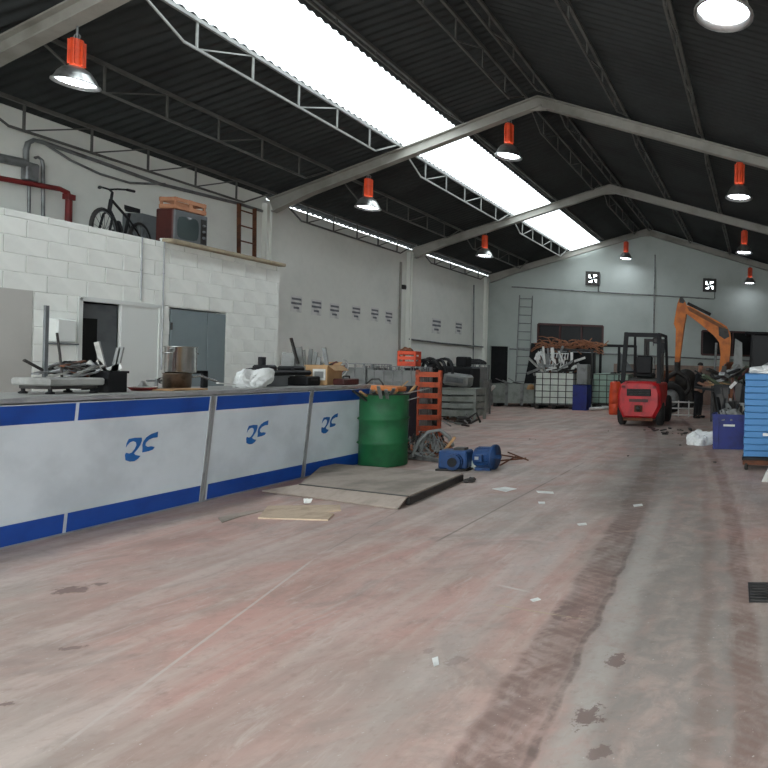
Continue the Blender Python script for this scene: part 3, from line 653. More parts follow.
# pots
t = thing('large_pot', 'shiny stainless steel pot stacked on a smaller tarnished pot', 'pot', (-5.6, 5.80, ZT + .157))
MB().lathe([(0, 0), (.108, 0), (.116, .012), (.116, .245), (.124, .25), (.124, .256), (.111, .256), (.111, .016), (0, .012)], 28).build('body', M_steelpot, t)
for s_ in (-1, 1): MB().tube([(-.03, s_ * .115, .19), (-.03, s_ * .145, .19), (.03, s_ * .145, .19), (.03, s_ * .115, .19)], .008, 6).build('handle', M_steelpot, t)
t = thing('small_pot', 'tarnished dark pot standing under the large shiny pot', 'pot', (-5.6, 5.77, ZT))
MB().lathe([(0, 0), (.09, 0), (.102, .02), (.102, .142), (.106, .15), (.106, .156), (.096, .156), (.096, .02), (0, .012)], 24).build('body', M_potdk, t); MB().tube([(.07, .07, .12), (.09, .13, .13), (.12, .30, .07)], .012, 6).build('handle', M_steelpot, t)
t = thing('dark_bracket', 'black angled bracket standing behind the small pot', 'bracket', (-5.72, 6.18, ZT)); MB().bar((0, 0, 0), (0, 0, .17), .03, .05).build('upright', M_black, t); MB().bar((0, -.16, .16), (0, .02, .16), .03, .03).build('arm', M_black, t)
t = thing('ladle', 'pale long-handled scoop with a black head beside the white bag', 'ladle', (-5.42, 6.0, ZT)); MB().bar((0, 0, .06), (-.05, .30, .03), .025, .012).build('handle', M_paper, t); MB().cbox((-.05, .36, .03), (.09, .12, .06), .02).build('head', M_black, t)
MB().cbox((0, 0, .008), (.25, .36, .014), .004).build('wooden_board', M_wood, None, (-5.45, 5.62, ZT)); tag(bpy.data.objects['wooden_board'], 'thin wooden board on the counter edge before the pots', 'board')
# white bag
def blob(name, label, cat, loc, size, m, seed, n=14, rough=.25, group=None, flat=True):
    rr = random.Random(seed); bm = bmesh.new(); bmesh.ops.create_icosphere(bm, subdivisions=4, radius=1.0)
    dirs = [(Vector((rr.uniform(-1, 1), rr.uniform(-1, 1), rr.uniform(-.2, 1))).normalized(), rr.uniform(-rough, rough)) for _ in range(n)]
    for v in bm.verts:
        k = 1.0
        for d, a in dirs: k += a * max(0, v.co.normalized().dot(d) - .75) * 3
        k += rough * .55 * noise.noise(v.co * 2.6 + Vector((seed, 0, 0))) + rough * .3 * abs(noise.noise(v.co * 6.0 + Vector((0, seed, 0))))
        v.co = v.co * k
        if flat and v.co.z < -.35: v.co.z = -.35
        v.co = Vector((v.co.x * size[0], v.co.y * size[1], (v.co.z + (.35 if flat else 0)) * size[2]))
    me = bpy.data.meshes.new(name); bm.to_mesh(me); bm.free(); me.materials.append(m)
    o = put(name, me, None, loc); return tag(o, label, cat, group)
blob('plastic_bag', 'crumpled white plastic bag on the counter', 'bag', (-5.46, 6.42, ZT), (.10, .15, .13), M_cloth, 3, 30, .5)
# machine parts
t = thing('machine_tray', 'grey metal tray under black machine parts on the counter', 'tray', (-5.62, 6.86, ZT)); open_box(t, .22, .30, .11, M_greydk)
t = thing('black_machine', 'black engine part with stubs resting on the grey tray', 'machine', (-5.62, 6.95, ZT + .122))
MB().cbox((0, .05, .03), (.26, .74, .06), .02).build('bed', M_black, t); MB().cbox((0, -.14, .08), (.18, .16, .08), .02).build('block', M_black, t); MB().lathe([(0, 0), (.035, 0), (.035, .13), (0, .13)], 10, c=(0, -.18, .08)).build('stub', M_black, t); MB().cbox((0, .24, .08), (.2, .2, .06), .02).build('cover', M_black, t); MB().tube([(0, -.38, .05), (0, -.3, .06)], .03, 8).build('shaft', M_black, t)
t = thing('black_case', 'low black case on the counter below the machine part', 'case', (-5.55, 7.30, ZT)); MB().cbox((0, 0, .055), (.26, .22, .11), .012).build('body', M_black, t); MB().box((.131, 0, .07), (.004, .12, .02)).build('latch', M_dkst, t)
g = 'upright boards behind the counter machine'
strip('grey_board', 'small grey board standing upright behind the black machine part', 'board', at(286, 384, 7.5), at(289, 353, 7.5), .16, .015, M_greybin, None, (0, 1, 0))
strip('grey_board', 'taller slanted grey board standing behind the black machine part', 'board', at(301, 384, 7.6), at(297, 347, 7.6), .12, .015, M_greybin, None, (0, 1, 0))
strip('dark_stick', 'dark stick rising behind the cardboard carton', 'stick', at(298, 364, 7.5), at(291, 338, 7.5), .03, .02, M_dkst)
# cardboard carton with white window
t = thing('carton', 'open cardboard carton with a white printed window on the counter', 'carton', (-5.56, 7.66, ZT), .2)
open_box(t, .24, .38, .24, M_card, .006); MB().box((.03, -.192, .13), (.14, .004, .14)).build('label_panel', M_paper, t); MB().box((.03, -.195, .13), (.10, .003, .08)).build('label_print', M_greybin, t)
MB().box((-.02, .24, .26), (.2, .12, .006), (.5, 0, 0)).build('flap', M_card, t); MB().box((.165, 0, .215), (.1, .36, .006), (0, .7, 0)).build('flap', M_card, t)
for k, (x0, y0, x1, y1) in enumerate([(304, 372, 303, 350), (309, 368, 311, 349), (313, 368, 316, 352), (327, 366, 324, 348), (318, 370, 319, 357)]):
    strip('carton_offcut', 'thin offcut sticking out of the cardboard carton', 'offcut', at(x0, y0, 7.75), at(x1, y1, 7.78), .05, .012, [M_greybin, M_galv][k % 2], 'offcuts in the cardboard carton', (0, 1, 0))
for k in range(4):
    c0 = at(331 + 3 * k, 374, 7.9 + .02 * k); rr = .09 + .02 * k
    rod('loose_cable', 'cable looping beside the cardboard carton', 'cable', [c0 + Vector((.03 * math.sin(a), rr * math.cos(a), .07 + rr * .8 * math.sin(a))) for a in [i * .4 + k for i in range(13)]], .008, [M_black, M_dkst, M_redpipe, M_paper][k], 'cables beside the carton')
t = thing('red_toolbox', 'small dark red toolbox in front of the cardboard carton', 'toolbox', (-5.36, 7.78, ZT)); MB().cbox((0, 0, .04), (.14, .3, .08), .01).build('body', M_brown, t); MB().tube([(0, -.06, .08), (0, -.06, .11), (0, .06, .11), (0, .06, .08)], .008).build('handle', M_black, t)
# wire basket past the counter end
def wire_box(t, wx, wy, h, nx, ny, nz, rad, m, name='wire'):
    for k in range(nz + 1):
        z = h * k / nz; MB().tube([(-wx / 2, -wy / 2, z), (wx / 2, -wy / 2, z), (wx / 2, wy / 2, z), (-wx / 2, wy / 2, z)], rad, 5, closed=True).build('hoop', m, t)
    me = MB().tube([(0, 0, 0), (0, 0, h)], rad, 5).mesh(name, m)
    for i in range(nx):
        for s_ in (-1, 1): put(name, me, t, (-wx / 2 + wx * i / nx, s_ * wy / 2, 0)) if s_ < 0 else put(name, me, t, (wx / 2 - wx * i / nx, s_ * wy / 2, 0))
    for i in range(ny):
        put(name, me, t, (wx / 2, -wy / 2 + wy * i / ny, 0)); put(name, me, t, (-wx / 2, wy / 2 - wy * i / ny, 0))
t = thing('wire_basket', 'small grey wire basket at the far end of the counter', 'basket', (-5.78, 8.02 - .22, ZT)); wire_box(t, .3, .36, .17, 6, 7, 2, .005, M_dkst); MB().box((0, 0, .005), (.3, .36, .006)).build('base', M_dkst, t)

# ------------------------------------------------------------------ bicycle, television on the annex
t = thing('bicycle', 'black bicycle leaning on top of the white block annex', 'bicycle', (-8.62, 8.08, 2.665), math.atan2(-.8, .366))     # local +x points to the front wheel
WRd = .30; wb = .44
tyre = MB().tube(arc((0, 0), WRd - .02, 0, 2 * PI, 28, lambda a, c: (a, 0, c))[:-1], .02, 6, closed=True).mesh('tyre', M_rubber)
rim = MB().tube(arc((0, 0), WRd - .045, 0, 2 * PI, 28, lambda a, c: (a, 0, c))[:-1], .009, 5, closed=True).mesh('rim', M_greydk)
hub = MB().lathe([(0, -.04), (.02, -.04), (.02, .04), (0, .04)], 8, axis='Y').mesh('hub', M_dkst)
spk = MB().tube([(0, 0, 0), (0, 0, WRd - .045)], .0025, 4).mesh('spoke', M_dkst)
for x in (wb, -wb):
    wh = put('wheel', tyre, t, (x, 0, WRd)); put('rim', rim, wh); put('hub', hub, wh)
    for k in range(14): put('spoke', spk, wh, (0, 0, 0), (0, k * 2 * PI / 14, 0))
def bt(name, pts, rad, m=M_black): return MB().tube(pts, rad, 7).build(name, m, t)
HT, HB, ST, BBk, RH = (.30, 0, .74), (.335, 0, .60), (-.14, 0, .66), (-.02, 0, .27), (-wb, 0, WRd)
bt('top_tube', [HT, (-.115, 0, .58)], .016); bt('down_tube', [HB, BBk], .019); bt('seat_tube', [BBk, ST], .016); bt('head_tube', [HT, HB], .02)
for s_ in (-1, 1):
    bt('chain_stay', [BBk, (-wb, s_ * .05, WRd)], .01); bt('seat_stay', [(-.115, s_ * .01, .57), (-wb, s_ * .05, WRd)], .009); bt('fork_blade', [HB, (.36, s_ * .045, .53), (wb, s_ * .05, WRd)], .012)
bt('stem', [HT, (.28, 0, .84), (.34, 0, .86)], .014); bt('handlebar', [(.25, -.13, .90), (.32, -.07, .88), (.34, 0, .86), (.32, .07, .88), (.25, .13, .90)], .013)
bt('grip', [(.25, -.13, .90), (.17, -.17, .905)], .018); bt('grip', [(.25, .13, .90), (.17, .17, .905)], .018)
MB().prism([(.14, 0), (.05, .03), (-.08, .075), (-.12, .06), (-.12, -.06), (-.08, -.075), (.05, -.03)], lambda a, c, tt: Vector((-.15 + a, c, .70 + tt)), .05).build('saddle', M_black, t)
MB().lathe([(.085, -.004), (.095, -.004), (.095, .004), (.085, .004), (.085, -.004)], 18, c=(-.02, .045, .27), axis='Y').build('chainring', M_dkst, t); bt('crank', [(-.02, .05, .27), (.06, .06, .14)], .01, M_dkst); bt('crank', [(-.02, -.05, .27), (-.10, -.06, .40)], .01, M_dkst)
MB().box((.06, .10, .14), (.09, .08, .02)).build('pedal', M_black, t); MB().box((-.10, -.10, .40), (.09, .08, .02)).build('pedal', M_black, t)
MB().cbox((.13, 0, .42), (.08, .07, .16), .015, (0, .6, 0)).build('bottle', M_black, t)
# television: faces the hall
t = thing('television', 'old wooden tube television on the annex roof ledge', 'television', (-8.42, 8.70, 2.955), -.12)      # local +x is the screen side
MB().cbox((-.02, 0, .27), (.28, .46, .50), .015).build('cabinet', M_brown, t); MB().cbox((.13, 0, .27), (.03, .45, .48), .01).build('front_bezel', M_greydk, t)
b = MB(); n = 8
vs = [Vector((.142 + .02 * (1 - ((i / n - .5) * 2) ** 2) * (1 - ((j / n - .5) * 2) ** 2), -.205 + .32 * i / n, .09 + .36 * j / n)) for i in range(n + 1) for j in range(n + 1)]
b.add(vs, [(i * (n + 1) + j, (i + 1) * (n + 1) + j, (i + 1) * (n + 1) + j + 1, i * (n + 1) + j + 1) for i in range(n) for j in range(n)], 0, True).build('screen', M_screen, t)
MB().box((.146, .165, .27), (.01, .075, .36)).build('control_panel', M_dkst, t)
for k in range(3): MB().lathe([(0, 0), (.02, 0), (.018, .02), (0, .02)], 10, c=(.150, .165, .36 - k * .09), axis='X').build('knob', M_greydk, t)
for sy in (-1, 1): MB().box((-.02, sy * .19, .01), (.26, .05, .02)).build('foot', M_black, t)
t = thing('slatted_crate', 'pale orange slatted crate on top of the television', 'crate', (-8.42, 8.70, 3.478), -.10)
for sx in (-1, 1):
    for z in (.035, .135): MB().box((sx * (.13), 0, z), (.012, .42, .055)).build('slat', M_pink, t)
for sy in (-1, 1):
    for z in (.035, .135): MB().box((0, sy * .21, z), (.25, .012, .055)).build('slat', M_pink, t)
    for sx in (-1, 1): MB().box((sx * .115, sy * .195, .085), (.025, .025, .165)).build('corner_post', M_pink, t)
MB().box((0, 0, .006), (.25, .40, .012)).build('base', M_pink, t); MB().box((.123, 0, .085), (.006, .05, .17)).build('middle_post', M_pink, t)
t = thing('grey_cabinet', 'plain grey metal cabinet between the bicycle and the television', 'cabinet', (-9.40, 9.16, 2.665), 0); MB().cbox((0, 0, .42), (.3, .46, .84), .008).build('body', M_greydk, t); MB().box((.153, 0, .42), (.006, .40, .74)).build('door', M_greydk, t)
t = thing('timber_plinth', 'low timber box carrying the television behind the ledge', 'box', (-8.46, 8.70, 2.662), -.06)
for z in (.05, .145, .24):
    for s_ in (-1, 1): MB().box((s_ * .14, 0, z), (.02, .48, .088)).build('board', M_wood, t); MB().box((0, s_ * .23, z), (.26, .02, .088)).build('board', M_wood, t)
MB().box((0, 0, .281), (.30, .48, .018)).build('top_board', M_wood, t)
blob('white_rag', 'small white rag on the annex edge beneath the bicycle', 'rag', (-8.18, 8.28, 2.932), (.05, .10, .05), M_cloth, 5, 20, .5)

# ------------------------------------------------------------------ green drum
def drum(t, rad, h, m, n=28):
    pr = [(0, 0), (rad * .97, 0), (rad, .02), (rad - .004, h * .33 - .022), (rad + .020, h * .33), (rad - .004, h * .33 + .022), (rad - .004, h * .66 - .022), (rad + .020, h * .66), (rad - .004, h * .66 + .022), (rad, h - .02), (rad + .012, h - .01), (rad + .012, h), (rad - .012, h), (rad - .012, .02), (0, .015)]
    return MB().lathe(pr, n).build('shell', m, t)
DX, DY = -5.03, 8.06
t = thing('steel_drum', 'large green steel drum full of scrap beside the counter', 'drum', (DX, DY, 0)); drum(t, .285, .96, M_green)
MB().lathe([(.286, .945), (.30, .945), (.30, .965), (.286, .965), (.286, .945)], 28).build('rim_band', M_dkst, t)
g = 'scrap sticks in the green drum'
for k in range(16):
    a = R_.uniform(0, 2 * PI); rr = R_.uniform(.02, .2); p = Vector((DX + rr * math.cos(a), DY + rr * math.sin(a), .82)); d = Vector((math.cos(a) * R_.uniform(.05, .35), math.sin(a) * .3, R_.uniform(.14, .26)))
    strip('scrap_stick', 'rough piece poking out of the green drum', 'stick', p, p + d, .035, .02, R_.choice([M_wood, M_galv, M_dkst, M_greybin, M_card]), g)
tag(MB().cbox((0, 0, 0), (.34, .26, .06), .01, (0, .05, .1)).build('orange_board', mat('dull_orange', (206, 124, 66), .7), None, (DX + .02, DY + .05, 1.03)), 'flat dull orange board lying across the top of the green drum', 'board')
rod('wire_hoop', 'dark bent wire hoop arching above the green drum', 'wire', [at(362, 395, 8.15), at(366, 384, 8.2), at(372, 379, 8.2), at(379, 379, 8.2), at(383, 384, 8.15), at(383, 397, 8.1)], .01, M_dkst)
for k, (x0, y0, x1, y1) in enumerate([(393, 396, 418, 391), (398, 403, 419, 397), (390, 398, 408, 381), (385, 398, 430, 388)]):
    strip('long_lath', 'thin lath leaning out over the rim of the green drum', 'lath', at(x0, y0, 8.1), at(x1, y1, 8.15), .02, .012, [M_wood, M_greybin][k % 2], 'laths leaning from the green drum')

# ------------------------------------------------------------------ floor plate in front of the drum
A, B_, C_, D_ = [onfloor(*p) for p in [(262, 492), (398, 510), (462, 481), (325, 470)]]
t = thing('weigh_plate', 'low worn steel platform set on the floor before the drum', 'platform', (A + C_) / 2); O = t.location
mid0, mid1 = onfloor(300, 484, .09), onfloor(408, 496, .09)
q = [D_ + Vector((0, 0, .09)), C_ + Vector((0, 0, .09)), mid1, mid0]
MB().prism([(p.x, p.y) for p in q], lambda a, c, tt: Vector((a, c, .09 - tt)) - O, .015).build('deck_plate', M_plate, t)
rp = [mid0 + Vector((0, -.005, 0)), mid1 + Vector((0, -.005, 0)), B_ + Vector((0, 0, .018)), A + Vector((0, 0, .018))]
b = MB(); b.add([p - O for p in rp] + [p - O - Vector((0, 0, .014)) for p in rp], [(0, 1, 2, 3), (7, 6, 5, 4), (0, 4, 5, 1), (1, 5, 6, 2), (2, 6, 7, 3), (3, 7, 4, 0)]).build('ramp_plate', M_plate, t)
for p0, p1 in ((q[1], q[2]), (q[0], q[1]), (q[0], q[3])): MB().bar(p0 - O - Vector((0, 0, .052)), p1 - O - Vector((0, 0, .052)), .03, .072).build('edge_beam', M_rust if p0 is q[0] else M_dkst, t)
MB().bar(mid0 - O + Vector((0, -.004, -.004)), mid1 - O + Vector((0, -.004, -.004)), .022, .012).build('dark_gap_strip', M_dkst, t)  # dark strip drawn in for the shade of the gap between deck and ramp
def flat_piece(name, label, cat, pts, m, z=.004, th=.006, group=None):
    P = [onfloor(*p) for p in pts]; c = sum(P, Vector()) / len(P)
    return tag(MB().prism([(p.x - c.x, p.y - c.y) for p in P], lambda a, bb, tt: Vector((a, bb, tt)), th).build(name, m, None, (c.x, c.y, z - .003)), label, cat, group)
flat_piece('cardboard_sheet', 'flat torn cardboard sheet lying before the steel platform', 'cardboard', [(268, 507), (340, 506), (341, 511), (326, 513), (334, 515), (328, 521), (258, 519)], mat('pale_cardboard', (194, 172, 148), .85, rgb2=(170, 148, 126), scale=6, fine=.2), th=.012)
flat_piece('cardboard_sheet', 'thin grey cardboard scrap on the floor beside the counter foot', 'cardboard', [(218, 518), (252, 511), (264, 511), (240, 517), (222, 523)], M_plate)
blob('paper_ball', 'crumpled white paper on the cardboard sheet', 'paper', onfloor(307, 504) + Vector((0, 0, .012)), (.04, .03, .03), M_paper, 11, 20, .6)
for k, (pts, lab) in enumerate([([(492, 489), (505, 487), (517, 489), (506, 492)], 'white paper sheet on the floor beyond the steel platform'), ([(536, 491), (553, 492), (554, 494), (538, 493)], 'narrow white paper strip on the open floor'), ([(577, 524), (586, 523), (587, 525), (579, 526)], 'small white paper scrap on the tyre tracks, nearer'), ([(633, 505), (642, 504), (643, 506), (634, 507)], 'small white paper scrap on the tyre tracks, farther'), ([(538, 502), (545, 502), (545, 504), (539, 504)], 'tiny white paper scrap below the paper strip'), ([(530, 600), (538, 598), (541, 600), (533, 602)], 'small white plastic chip beside the dark tyre track'), ([(432, 659), (438, 657), (439, 665), (434, 667)], 'small pale paper chip on the foreground floor')]):
    flat_piece('paper_scrap', lab, 'paper', pts, M_paper, th=.003)
# drain cover
G = [onfloor(748, 583), onfloor(775, 583), onfloor(778, 603), onfloor(749, 603)]
t = thing('drain_cover', 'dark square drain cover set in the floor', 'drain cover', sum(G, Vector()) / 4); O = t.location
MB().prism([(p.x - O.x, p.y - O.y) for p in G], lambda a, c, tt: Vector((a, c, .002 + tt)), .004).build('plate', M_dkst, t)
wx, wy = (G[1] - G[0]).length, (G[3] - G[0]).length
for k in range(7): MB().box((0, -wy / 2 + wy * (k + .5) / 7, .008), (wx * .86, .014, .006)).build('bar', M_dkst, t)
# debris crumbs
g = 'small dark crumbs on the floor'
cm = MB().cbox((0, 0, .012), (.05, .035, .024), .008).mesh('debris_chip', M_dkst)
for k in range(34):
    x, y = R_.choice([(R_.uniform(430, 720), R_.uniform(425, 470)), (R_.uniform(150, 700), R_.uniform(480, 620)), (R_.uniform(640, 690), R_.uniform(430, 436))])
    p = onfloor(x, y)
    if y > 500 or p.x < -5.1 or (A.y - .2 < p.y < C_.y + .8 and p.x < -3.2): continue
    o = put('debris_chip', cm, None, p, (0, 0, R_.uniform(0, 3))); s_ = R_.uniform(.4, 1.2); o.scale = (s_, s_, s_ * .7); tag(o, 'small dark chip of debris on the concrete floor', 'debris', g)

# ------------------------------------------------------------------ motors and cable heap
t = thing('electric_motor', 'blue electric motor lying on its side, nearer the rods', 'motor', onfloor(484, 470) + Vector((0, .06, 0)), .0)
b = MB(); b.lathe([(0, -.13), (.12, -.13), (.125, -.11), (.125, .08), (.13, .09), (0, .09)], 20, c=(0, 0, .165), axis='X'); hs = b.build('housing', M_motor, t)
MB().lathe([(0, .09), (.165, .09), (.165, .125), (.03, .125), (.03, .19), (0, .19)], 22, c=(0, 0, .165), axis='X').build('flange', M_motor, t)
for k in range(16): a = k * PI / 8; MB().box((-.02, .128 * math.cos(a), .165 + .128 * math.sin(a)), (.17, .012, .012), (a, 0, 0)).build('cooling_fin', M_motor, hs)
MB().cbox((-.03, -.145, .165), (.1, .05, .09), .01).build('terminal_box', M_motor, t); MB().box((-.05, -.172, .17), (.05, .004, .04)).build('nameplate', M_alu, t)
MB().box((0, -.09, .02), (.2, .05, .04)).build('mounting_foot', M_motor, t); MB().box((0, .09, .02), (.2, .05, .04)).build('mounting_foot', M_motor, t)
t = thing('pump_casing', 'dark blue pump casing on the floor next to the motor', 'pump', onfloor(451, 471) + Vector((0, .12, 0)), .05)
MB().cbox((0, 0, .14), (.36, .22, .24), .02).build('casing', M_motor, t); MB().lathe([(0, -.16), (.10, -.16), (.10, -.12), (.11, -.12), (.11, .0), (0, .0)], 16, c=(.03, -.02, .12), axis='Y', smooth=False).build('inlet', M_motor, t); MB().lathe([(0, -.166), (.06, -.166), (.06, -.155), (0, -.155)], 14, c=(.03, -.02, .12), axis='Y', smooth=False).build('dark_bore_disc', M_black, t); MB().box((0, 0, .012), (.40, .26, .024)).build('base', M_dkst, t); MB().box((.06, 0, .275), (.14, .12, .03)).build('lid', M_dkst, t)  # flat black disc stands in for the shade inside the pump inlet
t = thing('white_canister', 'small white plastic canister between the two motors', 'canister', onfloor(470, 469) + Vector((0, .05, 0))); MB().cbox((0, 0, .06), (.17, .1, .12), .02).build('body', M_tank, t); MB().lathe([(0, .12), (.025, .12), (.025, .145), (0, .145)], 10).build('cap', M_dkst, t)
blob('oily_lump', 'small dark oily lump at the corner of the steel platform', 'lump', onfloor(470, 482) + Vector((0, 0, 0)), (.06, .05, .04), M_dkst, 21, 16, .6)
g = 'rods lying on the floor past the motor'
for a, e in [((494, 462), (526, 459)), ((497, 455), (522, 459)), ((500, 466), (516, 457)), ((508, 453), (528, 461))]:
    p, q_ = onfloor(*a) + Vector((0, 0, .012)), onfloor(*e) + Vector((0, 0, .012)); rod('rusty_rod', 'thin rod lying on the floor beyond the blue motor', 'rod', [p, q_], .011, M_rust, g)
g = 'tangled cables heaped behind the motors'
def tangle(name, label, cat, c, rx, ry, rz, rad, m, group, rr, n=22):
    a0 = rr.uniform(0, 6); k1, k2 = rr.uniform(.7, 1.6), rr.uniform(.4, 1.4); pts = []
    for i in range(n):
        a = a0 + i * .45; e = (.55 + .45 * math.sin(i * k2 + a0))
        pts.append(Vector(c) + Vector((rx * e * math.cos(a), ry * e * math.sin(a), max(rad, rz * (1 - e * .75) * (.6 + .4 * math.sin(i * k1))))))
    return rod(name, label, cat, pts, rad, m, group, 5)
rr = random.Random(5); hc = onfloor(431, 455); hc = Vector((hc.x + .06, 8.78, 0))
for k in range(56):
    tangle('cable_tangle', 'tangled cable in the heap behind the blue motors', 'cable', hc + Vector((rr.uniform(-.2, .2), rr.uniform(-.12, .12), rr.uniform(0, .04))), rr.uniform(.15, .32), rr.uniform(.12, .25), rr.uniform(.18, .42), rr.uniform(.008, .016), rr.choice([M_dkst, M_rust, M_galv, M_greybin, M_black, M_greybin, mat('dusty_cable', (150, 128, 118), .8), M_copper]), g, rr)
rod('pale_hose', 'thick pale hose arching over the cable heap', 'hose', [at(412, 456, 8.5), at(419, 441, 8.55), at(428, 432, 8.6), at(440, 430, 8.7), at(449, 437, 8.8), at(453, 446, 8.9)], .026, M_greybin)
strip('timber_lath', 'pale timber offcut sticking out of the cable heap', 'timber', at(436, 461, 8.42), at(455, 437, 8.55), .06, .03, M_wood)
strip('timber_lath', 'grey plank lying at the foot of the cable heap', 'timber', onfloor(404, 459) + Vector((0, .05, .03)), onfloor(438, 463) + Vector((0, .05, .03)), .06, .05, M_galv)

# ------------------------------------------------------------------ crates and cages beyond the counter
def gcage(label, loc, rz, wx, wy, h, m, fill=None, name='mesh_cage', cat='cage', nx=6, ny=6, nz=5, rad=.007, group=None):
    t = thing(name, label, cat, loc, rz, group); wire_box(t, wx, wy, h, nx, ny, nz, rad, m)
    b = MB()
    for sx in (-1, 1):
        for sy in (-1, 1): MB().bar((sx * wx / 2, sy * wy / 2, 0), (sx * wx / 2, sy * wy / 2, h), .035).build('corner_post', m, t)
    MB().box((0, 0, .06), (wx - .05, wy - .05, .02)).build('floor_panel', m, t)
    if fill:
        for s_ in (-1, 1): MB().box((0, s_ * (wy / 2 - .03), h * .5), (wx - .06, .01, h * .9)).build('infill_panel', fill, t)
        for s_ in (-1, 1): MB().box((s_ * (wx / 2 - .03), 0, h * .5), (.01, wy - .08, h * .9)).build('infill_panel', fill, t)
    return t
gcage('grey mesh cage with pale sheets behind the green drum, farther from the wall', Vector((-6.32, 10.5, 0)), 0, .95, .35, 1.30, M_galv, M_greybin, group='mesh cages')
gcage('grey mesh cage with pale sheets behind the counter end, nearer the wall', Vector((-7.25, 10.75, 0)), 0, .95, .5, 1.33, M_galv, M_greybin, group='mesh cages')
t = thing('orange_crate', 'orange slatted crate standing on the mesh cages', 'crate', (-6.14, 10.5, 1.315), .1)
for z in (.05, .14, .23):
    for sx in (-1, 1): MB().box((sx * .145, 0, z), (.015, .2, .06)).build('slat', M_orange, t); MB().box((0, sx * .1, z), (.29, .015, .06)).build('slat', M_orange, t)
MB().box((0, 0, .01), (.28, .19, .02)).build('base', M_orange, t)
for sx in (-1, 1):
    for sy in (-1, 1): MB().box((sx * .135, sy * .09, .13), (.03, .03, .26)).build('corner_post', M_orange, t)
blob('brown_rag', 'small brown rag in the top of the orange crate', 'rag', (-6.16, 10.5, 1.50), (.1, .08, .1), M_rust, 8, 16, .5)
# orange cart and dark bins
t = thing('orange_trolley', 'orange slatted trolley side behind the cable heap', 'trolley', (-5.47, 9.9, 0), .05)
for z in (.30, .48, .66, .84, 1.02, 1.19): MB().box((0, 0, z), (.40, .03, .085)).build('rail', M_dullor, t)
for x in (-.18, .18): MB().box((x, .03, .66), (.05, .04, 1.2)).build('post', M_dullor, t)
MB().box((0, .11, .20), (.4, .2, .03)).build('deck', M_dullor, t)
wm = MB().lathe([(0, -.02), (.06, -.02), (.07, -.01), (.07, .01), (.06, .02), (0, .02)], 14, axis='X').mesh('wheel', M_rubber)
for x in (-.16, .16):
    for yy in (.04, .17): put('wheel', wm, t, (x, yy, .07)); MB().box((x, yy, .15), (.04, .05, .08)).build('caster_fork', M_dkst, t)
t = thing('navy_bin', 'tall dark navy bin standing behind the green drum', 'bin', (-5.55, 9.40, 0)); open_box(t, .26, .2, 1.0, M_navy, .02)
t = thing('grey_crate_cart', 'grey slatted container cart beyond the orange trolley', 'container', (-7.30, 14.75, 0), .04)
for z in (.20, .36, .52, .68):
    for s_ in (-1, 1): MB().box((0, s_ * .28, z), (.86, .03, .12)).build('slat', M_cage, t); MB().box((s_ * .43, 0, z), (.03, .56, .12)).build('slat', M_cage, t)
for sx in (-1, 1):
    for sy in (-1, 1): MB().box((sx * .43, sy * .28, .39), (.06, .06, .78)).build('corner_post', M_cage, t)
MB().box((0, 0, .12), (.86, .56, .04)).build('base', M_cage, t); MB().box((0, 0, .765), (.90, .60, .025)).build('lid', M_cage, t)
t = thing('grey_casing', 'tilted grey plastic casing on the slatted container cart', 'casing', (-7.38, 14.7, .785), .05); MB().cbox((0, 0, .19), (.58, .40, .30), .05, (0, .12, 0)).build('shell', M_greybin, t); MB().box((0, -.206, .19), (.4, .01, .12), (0, .12, 0)).build('grille', M_greydk, t)
gcage('grey mesh container against the long wall before the back door', Vector((-8.28, 17.2, 0)), .02, .75, .6, 1.35, M_galv, M_greybin, group='mesh cages')
gcage('lower grey mesh container in front of the one by the back door', Vector((-7.72, 16.3, 0)), .02, .6, .5, .95, M_galv, M_cage, group='mesh cages')
t = thing('black_machine', 'black machine block with a hopper behind the slatted container cart', 'machine', (-7.75, 15.45, 0)); MB().cbox((0, 0, .65), (.9, .5, 1.3), .05).build('body', M_black, t); MB().cbox((.12, 0, 1.42), (.28, .3, .26), .03).build('hopper', M_black, t); MB().lathe([(0, 0), (.06, 0), (.06, .12), (0, .12)], 10, c=(-.25, 0, 1.3)).build('filler_neck', M_black, t)
t = thing('black_tub', 'deep black tub holding hoses behind the orange trolley', 'tub', (-6.95, 12.4, 0)); open_box(t, .62, .3, 1.25, M_black, .02)
for k in range(6):
    c0 = Vector((-6.98 + .085 * k, 12.36 + .03 * (k % 3), 1.05)); r_ = .16 + .03 * (k % 3)
    rod('black_hose', 'hose looped in the deep black tub', 'hose', [c0 + Vector((r_ * math.cos(a), .05 * math.sin(2 * a + k), .12 + (r_ + .08) * math.sin(a))) for a in [i_ * PI / 10 for i_ in range(11)]], .032, M_black, 'black hoses in the tub')
for lab, c0 in (('dark rounded cover on the far mesh container, nearer the camera', Vector((-8.28, 17.05, 1.36))), ('dark rounded cover on the far mesh container, nearer the wall', Vector((-8.28, 17.42, 1.36)))): blob('dark_cover', lab, 'cover', c0, (.32, .14, .12), M_black, 31 + int(c0.y), 10, .2)
g = 'small scrap on the floor in front of the containers'
for k in range(16):
    x = 425 + R_.uniform(0, 48); y = R_.uniform(417, 427); p = onfloor(x, y); d = Vector((R_.uniform(-.3, .3), R_.uniform(-.3, .3), R_.uniform(.02, .14)))
    strip('scrap_offcut', 'metal offcut on the floor before the grey containers', 'scrap', p + Vector((0, 0, .02)), p + Vector((0, 0, .02)) + d, .05, .03, R_.choice([M_dkst, M_galv, M_rust, M_greybin]), g)
p = onfloor(463, 424); t = thing('hose_coil', 'dark coiled hose on the floor by the grey containers', 'hose', p); b = MB()
for k in range(3): b.tube(arc((0, 0), .16 - .02 * k, 0, 2 * PI, 16, lambda a, c: (a, c, .03 + .05 * k))[:-1], .028, 6, closed=True)
